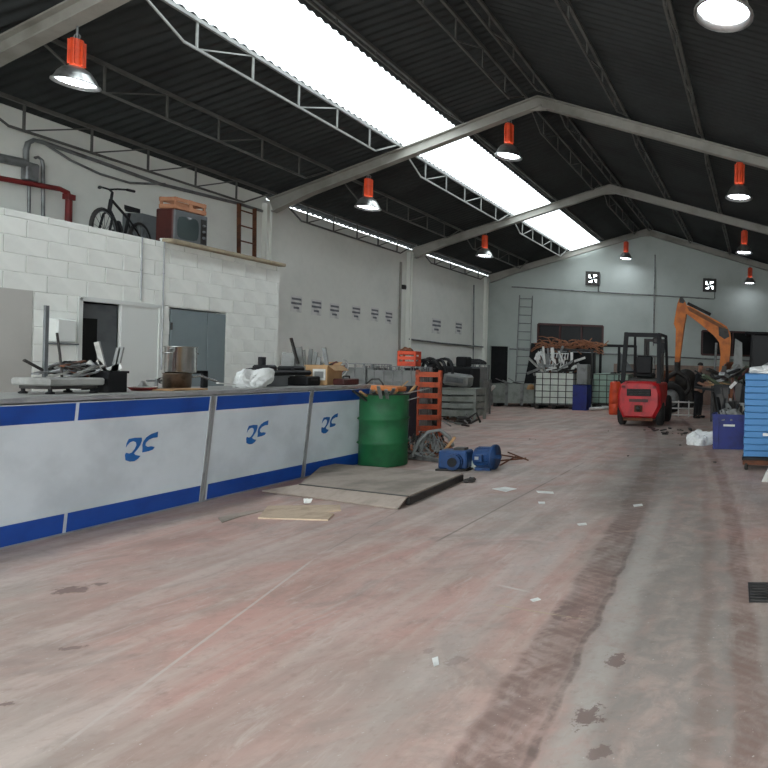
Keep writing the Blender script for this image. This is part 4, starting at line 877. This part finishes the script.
b.tube([(.16, 0, .03), (.14, 0, .08), (.12, 0, .13)], .026, 6); b.build('coil', M_dkst, t); MB().tube([(.12, 0, .13), (.25, .1, .25), (.3, .2, .03)], .026, 6).build('tail', M_dkst, t)
strip('white_tube', 'white tube leaning against the low steel bin by the back door', 'tube', onfloor(477, 405) + Vector((0, 0, .03)), at(494, 386, 18.6), .09, .06, M_paper)

# ------------------------------------------------------------------ bins and caged tanks at the back
t = thing('steel_stillage', 'low grey-green ribbed steel bin before the back door', 'bin', (-8.05, 20.1, 0), .1)
for s_ in (-1, 1): MB().box((0, s_ * .5, .43), (1.5, .03, .62)).build('side_panel', M_cage, t); MB().box((s_ * .75, 0, .43), (.03, 1.0, .62)).build('side_panel', M_cage, t)
for x in (-.72, -.24, .24, .72): MB().box((x, -.53, .40), (.09, .05, .72)).build('rib', M_galv, t)
MB().box((0, 0, .14), (1.5, 1.0, .04)).build('base', M_cage, t)
for x in (-.6, .6): MB().box((x, 0, .06), (.12, 1.0, .12)).build('runner', M_dkst, t)
g = 'sheet scrap in the ribbed steel bin'
for k in range(9):
    p = Vector((-8.05 + R_.uniform(-.6, .45), 20.0 + R_.uniform(-.4, .3), .72)); q_ = p + Vector((R_.uniform(-.35, .5), R_.uniform(-.4, .1), R_.uniform(-.02, .22)))
    strip('sheet_offcut', 'bent sheet offcut on top of the ribbed steel bin', 'scrap', p, q_, .2, .02, R_.choice([M_galv, M_greybin, M_alu, M_dkst]), g)
p = at(531, 387, 19.55); blob('wood_log', 'round brown block end on the ribbed steel bin', 'block', p - Vector((0, 0, .08)), (.12, .12, .12), M_wood, 41, 8, .2)
# dark sheet standing
t = thing('black_sheet', 'tall black panel leaning behind the ribbed bin', 'panel', (-7.72, 20.85, 0)); MB().prism([(-.48, .65), (.28, .65), (.28, 2.12), (-.25, 2.14), (-.33, 1.5)], lambda a, c, tt: Vector((a, tt, c)), .05).build('sheet', M_black, t); MB().box((0, .1, .33), (.6, .25, .66)).build('stand', M_dkst, t)
# caged tanks
def tank(label, loc, rz, wx, wy, h, mt, mc, nx, nz, cut=True):
    t = thing('caged_tank', label, 'tank', loc, rz, 'caged plastic tanks'); z0 = .15
    b = MB(); th = .03
    for s_ in (-1, 1): MB().cbox((0, s_ * (wy / 2 - .05), z0 + h / 2), (wx - .06, th, h), .01).build('tank_wall', mt, t); MB().cbox((s_ * (wx / 2 - .05), 0, z0 + h / 2), (th, wy - .12, h), .01).build('tank_wall', mt, t)
    MB().box((0, 0, z0 + .03), (wx - .1, wy - .1, .04)).build('tank_floor', mt, t)
    if not cut: MB().cbox((0, 0, z0 + h), (wx - .06, wy - .06, .04), .015).build('tank_top', mt, t); MB().lathe([(0, 0), (.1, 0), (.1, .05), (0, .05)], 14, c=(0, 0, z0 + h + .02)).build('cap', M_dkst, t)
    hoop = [(-wx / 2, -wy / 2), (wx / 2, -wy / 2), (wx / 2, wy / 2), (-wx / 2, wy / 2)]
    for k in range(nz + 1): MB().tube([(a, c, z0 + .02 + (h - .02) * k / nz) for a, c in hoop], .012, 5, closed=True).build('cage_hoop', mc, t)
    me = MB().tube([(0, 0, z0), (0, 0, z0 + h)], .012, 5).mesh('cage_bar', mc)
    for i in range(nx + 1):
        for s_ in (-1, 1): put('cage_bar', me, t, (-wx / 2 + wx * i / nx, s_ * wy / 2, 0))
    for i in range(1, nx):
        for s_ in (-1, 1): put('cage_bar', me, t, (s_ * wx / 2, -wy / 2 + wy * i / nx, 0))
    for x in (-wx / 2 + .08, 0, wx / 2 - .08): MB().box((x, 0, .05), (.12, wy, .1)).build('pallet_runner', M_dkst, t)
    MB().box((0, 0, .125), (wx, wy, .04)).build('pallet_deck', M_dkst, t)
    return t
tank('milky caged plastic tank heaped with metal scrap', (-6.53, 19.5, 0), .05, 1.22, 1.0, 1.0, M_tank, M_dkst, 5, 5)
tank('greenish caged plastic tank between the blue bin and the forklift', (-4.95, 20.3, 0), .05, 1.2, 1.0, .98, M_tankg, M_dkst, 5, 5, False)
g = 'metal scrap heaped in the milky caged tank'
rr = random.Random(12)
for k in range(60):
    x0 = rr.uniform(539, 574); p = at(x0, rr.uniform(360, 377), rr.uniform(19.2, 19.75)); ang = rr.choice([rr.uniform(-.7, .7), rr.uniform(.8, 2.2), rr.uniform(-2.2, -.8)]); L = rr.uniform(.2, .6)
    strip('metal_scrap', 'metal strip in the heap above the milky caged tank', 'scrap', p, p + Vector((math.sin(ang) * L, rr.uniform(-.15, .15), math.cos(ang) * L)), rr.uniform(.04, .11), .03, rr.choice([M_alu, M_paper, M_galv, M_greybin, M_paper, M_rust, M_dkst]), g, (0, 1, 0))
t = thing('white_grating', 'pale barred grating lying on the scrap in the milky tank', 'grating', at(549, 368, 19.35), 0); 
for k in range(7): MB().bar((k * .09, 0, 0), (k * .09 + .04, .1, .5), .025).build('bar', M_paper, t)
for z in (.02, .48): MB().bar((0, z * .2, z), (.6, z * .2, z), .03).build('rail', M_paper, t)
blob('white_sack', 'white crumpled sheet hanging off the black panel', 'sheet', at(539, 360, 19.4), (.13, .1, .22), M_cloth, 44, 18, .5)
g = 'copper coloured wires heaped on the scrap'
for k in range(40):
    c0 = at(rr.uniform(543, 597), rr.uniform(344, 350), 20.6); L = rr.uniform(.5, 1.1); a = rr.uniform(-.5, .5); pts = [c0 + Vector(((i / 6 - .5) * L * math.cos(a), rr.uniform(-.1, .1), math.sin(i * rr.uniform(.6, 1.2)) * .09 + (i / 6 - .5) * L * math.sin(a) + .05)) for i in range(7)]
    rod('copper_strand', 'wire strand heaped above the scrap tanks', 'wire', pts, .018, M_copper, g, 5)
t = thing('scrap_shelf', 'dark steel rack carrying the copper wires behind the tanks', 'rack', (-6.55, 20.62, 0), .1)
for x in (-.8, 0, .8):
    for yy in (-.3, .3): MB().box((x, yy, .96), (.05, .05, 1.92)).build('upright', M_dkst, t)
MB().box((0, 0, 1.93), (1.72, .7, .05)).build('shelf', M_dkst, t); MB().box((0, .33, 1.4), (1.6, .03, .9)).build('back_sheet', M_black, t)
t = thing('blue_box', 'small blue plastic box at the corner of the milky tank', 'box', (-5.60, 18.95, 0)); open_box(t, .44, .5, .78, M_bluebin, .02)
t = thing('grey_box', 'grey metal box standing on the blue box', 'box', (-5.58, 19.0, .80)); MB().cbox((0, 0, .32), (.34, .36, .64), .02).build('body', M_greybin, t); MB().box((0, -.185, .45), (.26, .01, .2)).build('front_plate', M_galv, t)
# steel frame on the green tank
t = thing('steel_gantry', 'black open steel frame standing behind the greenish tank', 'frame', (-5.0, 21.0, 0), .1)
for x in (-.58, .05, .62): MB().bar((x, 0, 0), (x, 0, 2.15), .08).build('post', M_black, t)
MB().bar((-.58, 0, 2.12), (.62, 0, 2.12), .09).build('top_rail', M_black, t); MB().bar((.05, 0, 1.22), (.62, 0, 1.22), .06).build('mid_rail', M_black, t)
MB().prism([(-.02, 1.25), (.58, 1.25), (.02, 2.0)], lambda a, c, tt: Vector((a, .03 + tt, c)), .02).build('sheet', M_greydk, t)
for k, (a, e, lab) in enumerate([((585, 409), (611, 405), 'pale wrapped tube on the floor before the greenish tank'), ((590, 411), (613, 410), 'pale tube lying in front of the wrapped tube')]): rod('floor_tube', lab, 'tube', [onfloor(*a) + Vector((0, 0, .07)), onfloor(*e) + Vector((0, .3, .07))], .07 - .02 * k, M_cloth)
t = thing('orange_barrel', 'narrow orange plastic barrel beside the forklift', 'barrel', onfloor(613, 415) + Vector((0, .2, 0))); MB().lathe([(0, 0), (.15, 0), (.17, .04), (.175, .3), (.165, .32), (.175, .34), (.175, .6), (.165, .62), (.17, .64), (.15, .92), (.12, .96), (0, .96)], 18).build('shell', M_orange, t); MB().lathe([(0, .95), (.05, .95), (.05, .99), (0, .99)], 10).build('bung', M_dkst, t)

# ------------------------------------------------------------------ forklift, rear towards the camera
t = thing('forklift', 'red forklift truck seen from behind in the middle of the hall', 'forklift', (-2.84, 14.15, 0), 0); t.scale = (.86, 1, 1.0)
cw = [(-.44, .17), (.44, .17), (.60, .46), (.60, .78), (.54, .98), (.40, 1.06), (-.40, 1.06), (-.54, .98), (-.60, .78), (-.60, .46)]
b = MB(); n = len(cw); layers = [(-.02, .86), (.05, .97), (.14, 1.0), (.62, 1.0)]
vs = [Vector((x * k, yy, .68 + (z - .68) * (k if k < 1 else 1))) for yy, k in layers for x, z in cw]; fs = [tuple(range(n))[::-1]]
for j in range(len(layers) - 1): fs += [(j * n + i, j * n + (i + 1) % n, (j + 1) * n + (i + 1) % n, (j + 1) * n + i) for i in range(n)]
fs.append(tuple(range((len(layers) - 1) * n, len(layers) * n))); b.add(vs, fs); c0 = b.build('counterweight', M_redp, t)
MB().cbox((0, -.025, .80), (.66, .03, .17), .01).build('radiator_vent', M_black, c0)
for k in range(4): MB().box((0, -.045, .74 + .04 * k), (.62, .01, .012)).build('vent_slat', M_dkst, c0)
MB().cbox((0, -.03, .61), (.52, .03, .07), .008).build('lower_recess', M_brown, c0); MB().lathe([(0, -.10), (.06, -.10), (.07, -.02), (0, -.02)], 12, c=(0, 0, .42), axis='Y').build('tow_pin', M_dkst, c0); MB().box((0, -.03, .42), (.22, .03, .16)).build('hitch_plate', M_rust, c0)
MB().box((0, .0, .17), (.8, .1, .07)).build('rear_bumper', M_rust, t)
MB().cbox((0, 1.05, .70), (1.02, .95, .64), .04).build('chassis', M_redp, t); MB().cbox((0, .78, 1.08), (.8, .6, .12), .03).build('engine_hood', M_dkst, t)
MB().cbox((0, .80, 1.20), (.48, .48, .12), .04).build('seat', M_black, t); MB().cbox((0, .56, 1.45), (.46, .10, .46), .04, (-.12, 0, 0)).build('backrest', M_black, t)
for sx in (-1, 1):
    MB().bar((sx * .50, .18, 1.02), (sx * .46, .30, 2.20), .11, .08).build('guard_post', M_black, t); MB().bar((sx * .50, 1.55, 1.0), (sx * .46, 1.30, 2.20), .07, .07).build('guard_post', M_black, t); MB().bar((sx * .46, .26, 2.20), (sx * .46, 1.34, 2.20), .07, .06).build('guard_rail', M_black, t)
    MB().cbox((sx * .42, -.035, .93), (.10, .03, .06), .008).build('tail_light', M_redpipe, t)
for k in range(5): MB().bar((-.46, .28 + .26 * k, 2.21), (.46, .28 + .26 * k, 2.21), .04, .03).build('guard_bar', M_black, t)
MB().box((0, .24, 2.17), (1.0, .06, .10)).build('guard_header', M_black, t)
tw = MB().lathe([(0, -.1), (.15, -.1), (.18, -.08), (.26, -.085), (.285, -.06), (.285, .06), (.26, .085), (.18, .08), (.15, .1), (0, .1)], 20, axis='X').mesh('wheel', M_rubber)
for sx in (-1, 1):
    put('wheel', tw, t, (sx * .53, .38, .285)); o = put('wheel', tw, t, (sx * .50, 1.55, .34)); o.scale = (1.2, 1.2, 1.2)
    b = MB(); b.box((sx * .27, 1.88, 1.12), (.07, .13, 2.05)); b.build('mast_channel', M_dkst, t); MB().box((sx * .19, 1.90, 1.15), (.05, .09, 1.95)).build('inner_mast', M_dkst, t)
    MB().bar((sx * .25, 2.05, .12), (sx * .25, 3.05, .10), .12, .045).build('fork_tine', M_dkst, t); MB().bar((sx * .25, 2.05, .10), (sx * .25, 2.05, .62), .12, .05).build('fork_shank', M_dkst, t)
MB().box((0, 1.88, 2.12), (.62, .1, .08)).build('mast_crosshead', M_dkst, t); MB().tube([(0, 1.9, .2), (0, 1.9, 1.7)], .04, 8).build('lift_cylinder', M_galv, t); MB().box((0, 2.0, .45), (.9, .05, .3)).build('carriage', M_dkst, t)
for k in range(5): MB().box((-.36 + .18 * k, 2.0, .9), (.03, .03, .7)).build('load_backrest_bar', M_dkst, t)
MB().lathe([(.15, -.01), (.17, -.01), (.17, .01), (.15, .01), (.15, -.01)], 16, c=(0, 1.42, 1.35)).build('steering_wheel', M_black, t); MB().bar((0, 1.42, 1.35), (0, 1.55, 1.0), .05).build('steering_column', M_black, t)
MB().tube([(.50, .22, 1.6), (.62, .10, 1.7), (.62, .06, 1.75)], .012).build('mirror_arm', M_black, t); MB().cbox((.60, .06, 1.86), (.13, .03, .24), .01).build('mirror', M_black, t)
MB().tube([(-.52, .2, 1.0), (-.60, .15, 1.08), (-.60, .15, 1.2)], .02).build('exhaust', M_dkst, t); MB().cbox((.36, .33, 2.05), (.14, .1, .14), .02).build('work_light', M_dkst, t)

# ------------------------------------------------------------------ excavator
EY = 19.6
def zoomed(pts): return [at(660 + a * .2471, 290 + c * .2471, EY) for a, c in pts]
t = thing('excavator', 'orange excavator with raised folded boom before the back wall', 'excavator', (-.35, EY, 0)); O = t.location
def slab(pts, y0, y1):
    P = zoomed(pts); return MB().prism([(p.x, p.z) for p in P], lambda a, c, tt: Vector((a, EY + y0 + tt, c)) - O, y1 - y0)
bo = slab([(104, 62), (125, 68), (190, 104), (245, 132), (270, 148), (284, 172), (288, 205), (284, 262), (276, 330), (262, 400), (232, 400), (240, 320), (246, 262), (240, 212), (218, 184), (160, 136), (112, 100), (100, 92)], -.14, .14).build('boom', M_exc, t)
slab([(112, 70), (125, 72), (245, 140), (268, 155), (262, 165), (240, 152), (120, 86)], -.16, -.145).build('boom_stiffener', mat('dark_orange', (130, 78, 36), .6), bo)
slab([(238, 150), (275, 160), (282, 190), (262, 200), (240, 185)], -.17, -.145).build('pivot_boss', M_dkst, bo)
st = slab([(80, 36), (92, 34), (104, 52), (110, 72), (106, 110), (98, 150), (88, 230), (80, 292), (62, 292), (64, 230), (66, 160), (58, 138), (64, 100), (72, 56)], -.11, .11).build('stick', M_exc, t)
slab([(82, 30), (92, 30), (102, 48), (96, 56), (80, 52)], -.14, .14).build('pin_bracket', M_dkst, st)
P = zoomed([(112, 60), (205, 106)]); MB().tube([P[0] - O + Vector((0, 0, .05)), P[1] - O + Vector((0, 0, .05))], .05, 8).build('stick_cylinder', M_dkst, t)
P = zoomed([(236, 215), (236, 330)]); MB().tube([P[0] - O + Vector((-.05, -.2, 0)), P[1] - O + Vector((-.1, -.2, 0))], .04, 8).build('boom_cylinder', M_galv, t)
P = zoomed([(71, 285), (70, 330)]); gb = MB().tube([P[0] - O, P[1] - O], .1, 8).build('grapple_rotator', M_dkst, t)
for s_ in (-1, 1):
    q_ = P[1] - O; MB().tube([q_, q_ + Vector((s_ * .32, 0, -.2)), q_ + Vector((s_ * .42, 0, -.55)), q_ + Vector((s_ * .22, 0, -.85)), q_ + Vector((s_ * .05, 0, -.98))], [.09, .08, .08, .06, .03], 6).build('grapple_claw', M_dkst, t)
MB().cbox((.75, .2, 1.02), (2.0, 1.6, .75), .06).build('upper_body', M_dkst, t); MB().cbox((1.35, .2, 1.55), (.8, 1.5, .5), .06).build('engine_cover', M_exc, t)
for x in (-.02, .9):
    for yy in (-.55, .55): MB().bar((.05 + x, yy, 1.4), (.1 + x * .95, yy, 2.52), .07).build('cab_post', M_black, t)
MB().cbox((.52, 0, 2.56), (1.35, 1.35, .09), .03).build('cab_roof', M_black, t); MB().box((.52, -.53, 1.95), (.85, .01, 1.1)).build('cab_glass', M_window, t); MB().box((.95, 0, 1.95), (.01, 1.0, 1.1)).build('cab_glass', M_window, t); MB().cbox((.62, .1, 1.55), (.45, .45, .35), .05).build('cab_seat', M_black, t)
for yy in (-.75, .95):
    MB().prism([(-.9, .12), (-.75, 0), (1.9, 0), (2.05, .12), (2.1, .35), (1.95, .58), (1.8, .64), (-.7, .64), (-.88, .56), (-.98, .35)], lambda a, c, tt: Vector((a, yy - .2 + tt, c)), .4).build('track', M_rubber, t)
# machinery behind the forklift: a big wheel and dark frame
t = thing('tractor_tyre', 'large dark wheel with a pale hub lying against the back masonry', 'wheel', (-2.75, 18.6, 0), .2); MB().tube(arc((0, .47), .36, 0, 2 * PI, 22, lambda a, c: (a, 0, c))[:-1], .11, 8, closed=True).build('tyre', M_rubber, t); MB().lathe([(0, -.05), (.1, -.07), (.24, -.04), (.27, 0), (.24, .05), (0, .05)], 18, c=(0, 0, .47), axis='Y').build('hub', M_galv, t)
t = thing('dark_machine', 'rusty dark machine frame behind the large wheel', 'machine', (-3.0, 20.9, 0)); MB().cbox((0, 0, .5), (1.5, .7, .9), .05).build('body', M_dkst, t); MB().cbox((-.2, 0, 1.05), (.7, .5, .5), .08).build('housing', M_rust, t); MB().lathe([(0, -.2), (.35, -.2), (.38, 0), (.35, .2), (0, .2)], 16, c=(.45, -.2, 1.0), axis='Y').build('drum', M_dkst, t)
t = thing('pipe_rack', 'white tubular pipe frame standing on the floor near the person', 'frame', onfloor(683, 417) + Vector((0, .1, 0)), .0)
for z in (.05, .24, .42):  MB().tube([(-.45, 0, z), (.42, 0, z)], .02, 6).build('rail', M_paper, t)
for x in (-.45, -.15, .15, .42): MB().tube([(x, 0, 0), (x, 0, .46)], .02, 6).build('post', M_paper, t)
MB().tube([(-.45, 0, .42), (-.62, 0, .72)], .02, 6).build('brace', M_paper, t)
for x in (-.45, .42): MB().tube([(x, -.2, .02), (x, .25, .02)], .02, 6).build('foot', M_paper, t)

# ------------------------------------------------------------------ person sorting scrap
def skin(name, verts, edges, radii, m, parent, loc=(0, 0, 0), sub=2, root=0):
    me = bpy.data.meshes.new(name); me.from_pydata(verts, edges, []); me.materials.append(m); o = put(name, me, parent, loc)
    md = o.modifiers.new('skin', 'SKIN'); md.use_smooth_shade = True; md.branch_smoothing = .6
    for i, r_ in enumerate(radii): me.skin_vertices[0].data[i].radius = r_ if isinstance(r_, tuple) else (r_, r_)
    me.skin_vertices[0].data[root].use_root = True
    s_ = o.modifiers.new('sub', 'SUBSURF'); s_.levels = sub; s_.render_levels = sub
    return o
PZ = Vector((-1.74, 17.05, 0)); t = thing('person', 'person in black work clothes standing by the bench, reaching forward', 'person', PZ, -.45); t.scale = (.9, .9, .9)
# faces +x; y is the person's left(+)/right(-)
V = [(0, 0, .88), (0, 0, 1.02), (.01, 0, 1.18), (.02, 0, 1.34), (.03, 0, 1.44), (.05, 0, 1.52), (.07, 0, 1.58), (.075, 0, 1.66)]
Rd = [.13, .12, .13, .13, .06, .055, .085, .075]; Eg = [(i, i + 1) for i in range(7)]
def limb(start, pts, rs):
    prev = start
    for p, r_ in zip(pts, rs): V.append(p); Rd.append(r_); Eg.append((prev, len(V) - 1)); prev = len(V) - 1
    return prev
hands = []
for s_ in (-1, 1):
    e = limb(3, [(.03, s_ * .17, 1.36), (.10, s_ * .21, 1.12), (.33, s_ * .16, 1.04), (.40, s_ * .14, 1.04), (.45, s_ * .13, 1.035)], [.06, .047, .036, .032, .034]); hands.append((e, s_))
    limb(0, [(0, s_ * .09, .82), (.03, s_ * .11, .47), (-.01, s_ * .12, .10), (.0, s_ * .12, .05), (.13, s_ * .13, .03)], [.10, .065, .045, .042, .035])
for e, s_ in hands:
    for k, ln in enumerate((.065, .075, .07, .055)):
        yk = V[e][1] + (-.03 + .02 * k); limb(e, [(V[e][0] + .03, yk, V[e][2]), (V[e][0] + .03 + ln * .6, yk, V[e][2] - .005), (V[e][0] + .03 + ln, yk, V[e][2] - .03)], [.009, .009, .008])
    limb(e, [(V[e][0] + .0, V[e][1] - s_ * .045, V[e][2] + .005), (V[e][0] + .04, V[e][1] - s_ * .06, V[e][2] - .005)], [.01, .009])
body = skin('body', V, Eg, Rd, M_skin, t)
sv = [(0, 0, .92), (.0, 0, 1.04), (.01, 0, 1.2), (.02, 0, 1.34), (.03, 0, 1.45)]; se = [(0, 1), (1, 2), (2, 3), (3, 4)]; sr = [.155, .15, .155, .15, .075]
for s_ in (-1, 1):
    n0 = len(sv); sv += [(.03, s_ * .18, 1.36), (.09, s_ * .215, 1.15), (.12, s_ * .21, 1.11)]; se += [(3, n0), (n0, n0 + 1), (n0 + 1, n0 + 2)]; sr += [.078, .065, .062]
skin('shirt', sv, se, sr, M_cloths, t)
tv = [(0, 0, .90)]; te = []; tr = [.15]
for s_ in (-1, 1):
    n0 = len(tv); tv += [(0, s_ * .095, .80), (.03, s_ * .115, .47), (-.01, s_ * .125, .10), (-.01, s_ * .125, .05)]; te += [(0, n0), (n0, n0 + 1), (n0 + 1, n0 + 2), (n0 + 2, n0 + 3)]; tr += [.12, .088, .07, .07]
skin('trousers', tv, te, tr, M_cloths, t)
for s_ in (-1, 1): MB().cbox((.05, s_ * .125, .035), (.27, .10, .07), .03).build('shoe', M_black, t)
b = MB(); n = 12; vs = []; fs = []
bm = bmesh.new(); bmesh.ops.create_icosphere(bm, subdivisions=3, radius=1)
bmesh.ops.delete(bm, geom=[v for v in bm.verts if v.co.z < -.2 - .0 or (v.co.x > .55 and v.co.z < .5)], context='VERTS')
for v in bm.verts: v.co = Vector((.065 + v.co.x * .105, v.co.y * .09, 1.655 + v.co.z * .095))
me = bpy.data.meshes.new('hair'); bm.to_mesh(me); bm.free(); me.materials.append(M_hair); put('hair', me, t)
MB().prism([(0, 0), (.03, -.02), (.0, -.03)], lambda a, c, tt: Vector((.15 + a, -.012 + tt, 1.635 + c)), .024).build('nose', M_skin, t)
for s_ in (-1, 1): MB().lathe([(0, -.006), (.009, -.004), (.009, .004), (0, .006)], 8, c=(.150, s_ * .032, 1.645), axis='X').build('eye', M_black, t); MB().cbox((.07, s_ * .088, 1.63), (.03, .015, .05), .006).build('ear', M_skin, t)
MB().box((.147, 0, 1.575), (.012, .045, .008)).build('mouth', M_brown, t)

# ------------------------------------------------------------------ scrap bench, blue bins and crates at the edge of the hall
t = thing('work_bench', 'rough dark bench with a pale board in front of the person', 'bench', (-.85, 16.2, 0), .05)
MB().cbox((0, 0, .98), (1.0, .7, .05), .01).build('board', M_wood, t)
for sx in (-.42, .42):
    for sy in (-.28, .28): MB().bar((sx, sy, 0), (sx, sy, .955), .06).build('leg', M_dkst, t)
MB().box((0, .0, .5), (.9, .6, .6)).build('skirt_box', M_black, t)
# tall dark stillage full of scrap
t = thing('scrap_stillage', 'tall dark steel bin heaped with scrap behind the blue bins', 'bin', (-.40, 12.4, 0), 0)
for s_ in (-1, 1): MB().box((0, s_ * .55, .62), (1.0, .04, .95)).build('side_panel', M_black, t); MB().box((s_ * .48, 0, .62), (.04, 1.06, .95)).build('side_panel', M_black, t)
MB().box((0, 0, .17), (.95, 1.06, .05)).build('base', M_dkst, t)
for sx in (-.42, .42):
    for sy in (-.5, .5): MB().box((sx, sy, .075), (.12, .12, .15)).build('foot', M_dkst, t)
rr = random.Random(23); g = 'scrap heaped in the tall dark bin'
for k in range(72):
    p = Vector((-.42 + rr.uniform(-.5, .42), 12.4 + rr.uniform(-.5, .4), 1.0 + rr.uniform(-.05, .3))); d = Vector((rr.uniform(-.5, .5), rr.uniform(-.3, .3), rr.uniform(.0, .28)))
    strip('scrap_piece', 'assorted metal scrap heaped in the tall dark bin', 'scrap', p, p + d, rr.uniform(.04, .16), rr.uniform(.02, .08), rr.choice([M_dkst, M_rust, M_galv, M_black, M_black, M_greybin, M_dkst, M_brown, mat('olive_plastic', (84, 96, 74), .6)]), g)
for k in range(8): tangle('scrap_wire', 'wire curling out of the scrap in the tall dark bin', 'wire', Vector((-.25 + rr.uniform(-.25, .25), 12.2, 1.0)), .25, .25, .35, .012, rr.choice([M_black, M_dkst, M_greybin]), 'wires in the tall dark bin', rr, 14)
o = MB().cbox((0, 0, 0), (.50, .36, .015), .003).build('cardboard_sheet', M_card, None, (-.78, 12.1, 1.12), (.05, .1, .15)); tag(o, 'flat cardboard sheet jutting from the tall dark bin towards the person', 'cardboard')
strip('white_tube', 'short white tube lying on the scrap of the tall dark bin', 'tube', at(730, 388, 11.7), at(736, 382, 11.7), .07, .06, M_paper)
t = thing('leaning_board', 'pale upright panel beside the excavator cab', 'panel', (-.5, 14.6, 0)); MB().prism([(-.25, .0), (.12, .0), (.05, 2.05), (-.12, 2.15)], lambda a, c, tt: Vector((a, tt, c)), .04).build('sheet', M_greybin, t); MB().bar((0, .04, 1.2), (0, .5, 0), .04).build('prop', M_dkst, t)
for k in range(12):
    p = Vector((-.78 + rr.uniform(0, .8), 11.78 + rr.uniform(-.12, .02), .02)); q_ = Vector((p.x + rr.uniform(-.25, .25), 11.80, rr.uniform(.75, 1.25)))
    strip('leaning_scrap', 'long scrap piece leaning on the front of the tall bin', 'scrap', p, q_, rr.uniform(.05, .16), .03, rr.choice([M_black, M_dkst, M_rust, M_brown, M_dkst, M_greydk]), 'scrap leaning on the tall dark bin')
# blue bins
def bluebin(label, loc, rz):
    t = thing('blue_bin', label, 'bin', loc, rz, 'deep blue plastic bins'); open_box(t, .58, .5, .60, M_bluebin, .02, taper=.015)
    for k in (-1, 1): MB().box((k * .2, -.26, .3), (.04, .03, .5)).build('rib', M_bluebin, t)
    MB().box((0, -.256, .42), (.2, .006, .035)).build('label_strip', M_paper, t)
bluebin('deep blue plastic bin of scrap in front of the tall dark bin', (-.52, 10.72, 0), .02)
rr = random.Random(29)
for k in range(16):
    p = Vector((-.52 + rr.uniform(-.22, .22), 10.72 + rr.uniform(-.18, .18), .40)); d = Vector((rr.uniform(-.2, .2), rr.uniform(-.15, .15), rr.uniform(.22, .55)))
    strip('bin_scrap', 'metal scrap standing in the deep blue plastic bin', 'scrap', p, p + d, rr.uniform(.04, .12), .03, rr.choice([M_dkst, M_galv, M_greybin, M_black, M_rust, M_alu]), 'scrap in the deep blue bin')
blob('clear_bag', 'greyish crumpled plastic film in the deep blue bin', 'bag', (-.55, 10.62, .5), (.18, .14, .16), M_greybin, 61, 20, .5)
p = onfloor(700, 446); blob('plastic_bag', 'crumpled white plastic bag on the floor before the blue bin', 'bag', p + Vector((0, .12, 0)), (.17, .14, .17), M_cloth, 51, 34, .55)
g = 'dark leaves of debris near the forklift'
for k in range(12):
    p = onfloor(R_.uniform(652, 694), R_.uniform(429, 435)); d = Vector((R_.uniform(-.15, .15), R_.uniform(-.15, .15), .02)); strip('dark_offcut', 'flat offcut on the floor between forklift and white bag', 'scrap', p + Vector((0, 0, .015)), p + Vector((0, 0, .015)) + d, .07, .02, M_dkst, g)
# stack of light blue crates on a dark dolly
CX0, CY0 = .10, 8.58
t = thing('crate_dolly', 'black wheeled dolly under the stack of light blue crates', 'dolly', (CX0, CY0, 0)); MB().cbox((0, 0, .16), (.64, .46, .05), .01).build('deck', M_black, t); MB().box((0, -.21, .11), (.62, .03, .07)).build('front_beam', M_rust, t)
wm = MB().lathe([(0, -.025), (.055, -.025), (.065, -.015), (.065, .015), (.055, .025), (0, .025)], 12, axis='X').mesh('caster', M_rubber)
for sx in (-1, 1):
    for sy in (-1, 1): put('caster', wm, t, (sx * .26, sy * .17, .065)); MB().box((sx * .26, sy * .17, .115), (.05, .06, .05)).build('caster_fork', M_dkst, t)
sidem = MB().box((0, 0, .04), (.60, .012, .075)).mesh('long_side', M_bluecr); endm = MB().box((0, 0, .04), (.012, .376, .075)).mesh('short_side', M_bluecr); basem = MB().box((0, 0, .006), (.576, .376, .01)).mesh('base', M_bluecr)
rimm = MB().tube([(-.302, -.202, .08), (.302, -.202, .08), (.302, .202, .08), (-.302, .202, .08)], .007, 4, closed=True).mesh('rim', M_bluecr)
ribm = MB().box((0, 0, .04), (.008, .012, .07)).mesh('rib', M_bluecr); gripm = MB().box((0, 0, .055), (.11, .006, .02)).mesh('hand_slot', M_black)
nth = ['lowest', 'second', 'third', 'fourth', 'fifth', 'sixth', 'seventh', 'eighth', 'ninth', 'tenth', 'eleventh', 'twelfth', 'topmost']
for k in range(13):
    lab = f'light blue plastic crate, {nth[k]} ' + ('from the bottom of the tall stack' if 0 < k < 12 else 'of the tall stack on the dolly')
    c = thing('plastic_crate', lab, 'crate', (CX0 + R_.uniform(-.004, .004), CY0, .187 + .0895 * k), 0, 'light blue crates in the stack')
    for s_ in (-1, 1): put('long_side', sidem, c, (0, s_ * .194, 0)); put('short_side', endm, c, (s_ * .294, 0, 0))
    put('base', basem, c); put('rim', rimm, c)
    for j in range(9): put('rib', ribm, c, (-.27 + j * .0675, -.204, 0))
    if k in (3,): MB().box((.02, -.212, .045), (.12, .004, .04)).build('label_strip', M_paper, c)
blob('white_film', 'bunched white plastic film on top of the light blue crates', 'film', (CX0 + .05, CY0, .187 + .0895 * 13 + .006), (.26, .17, .09), M_cloth, 71, 24, .5)
t = thing('white_board', 'pale board edge standing on the floor past the crate stack', 'board', (.33, 7.55, 0), .15); MB().prism([(-.28, 0), (.5, 0), (.5, .62), (-.05, .50)], lambda a, c, tt: Vector((a, tt, c)), .03).build('sheet', M_paledoor, t); MB().bar((.2, .03, .4), (.2, .3, 0), .03).build('prop', M_dkst, t)
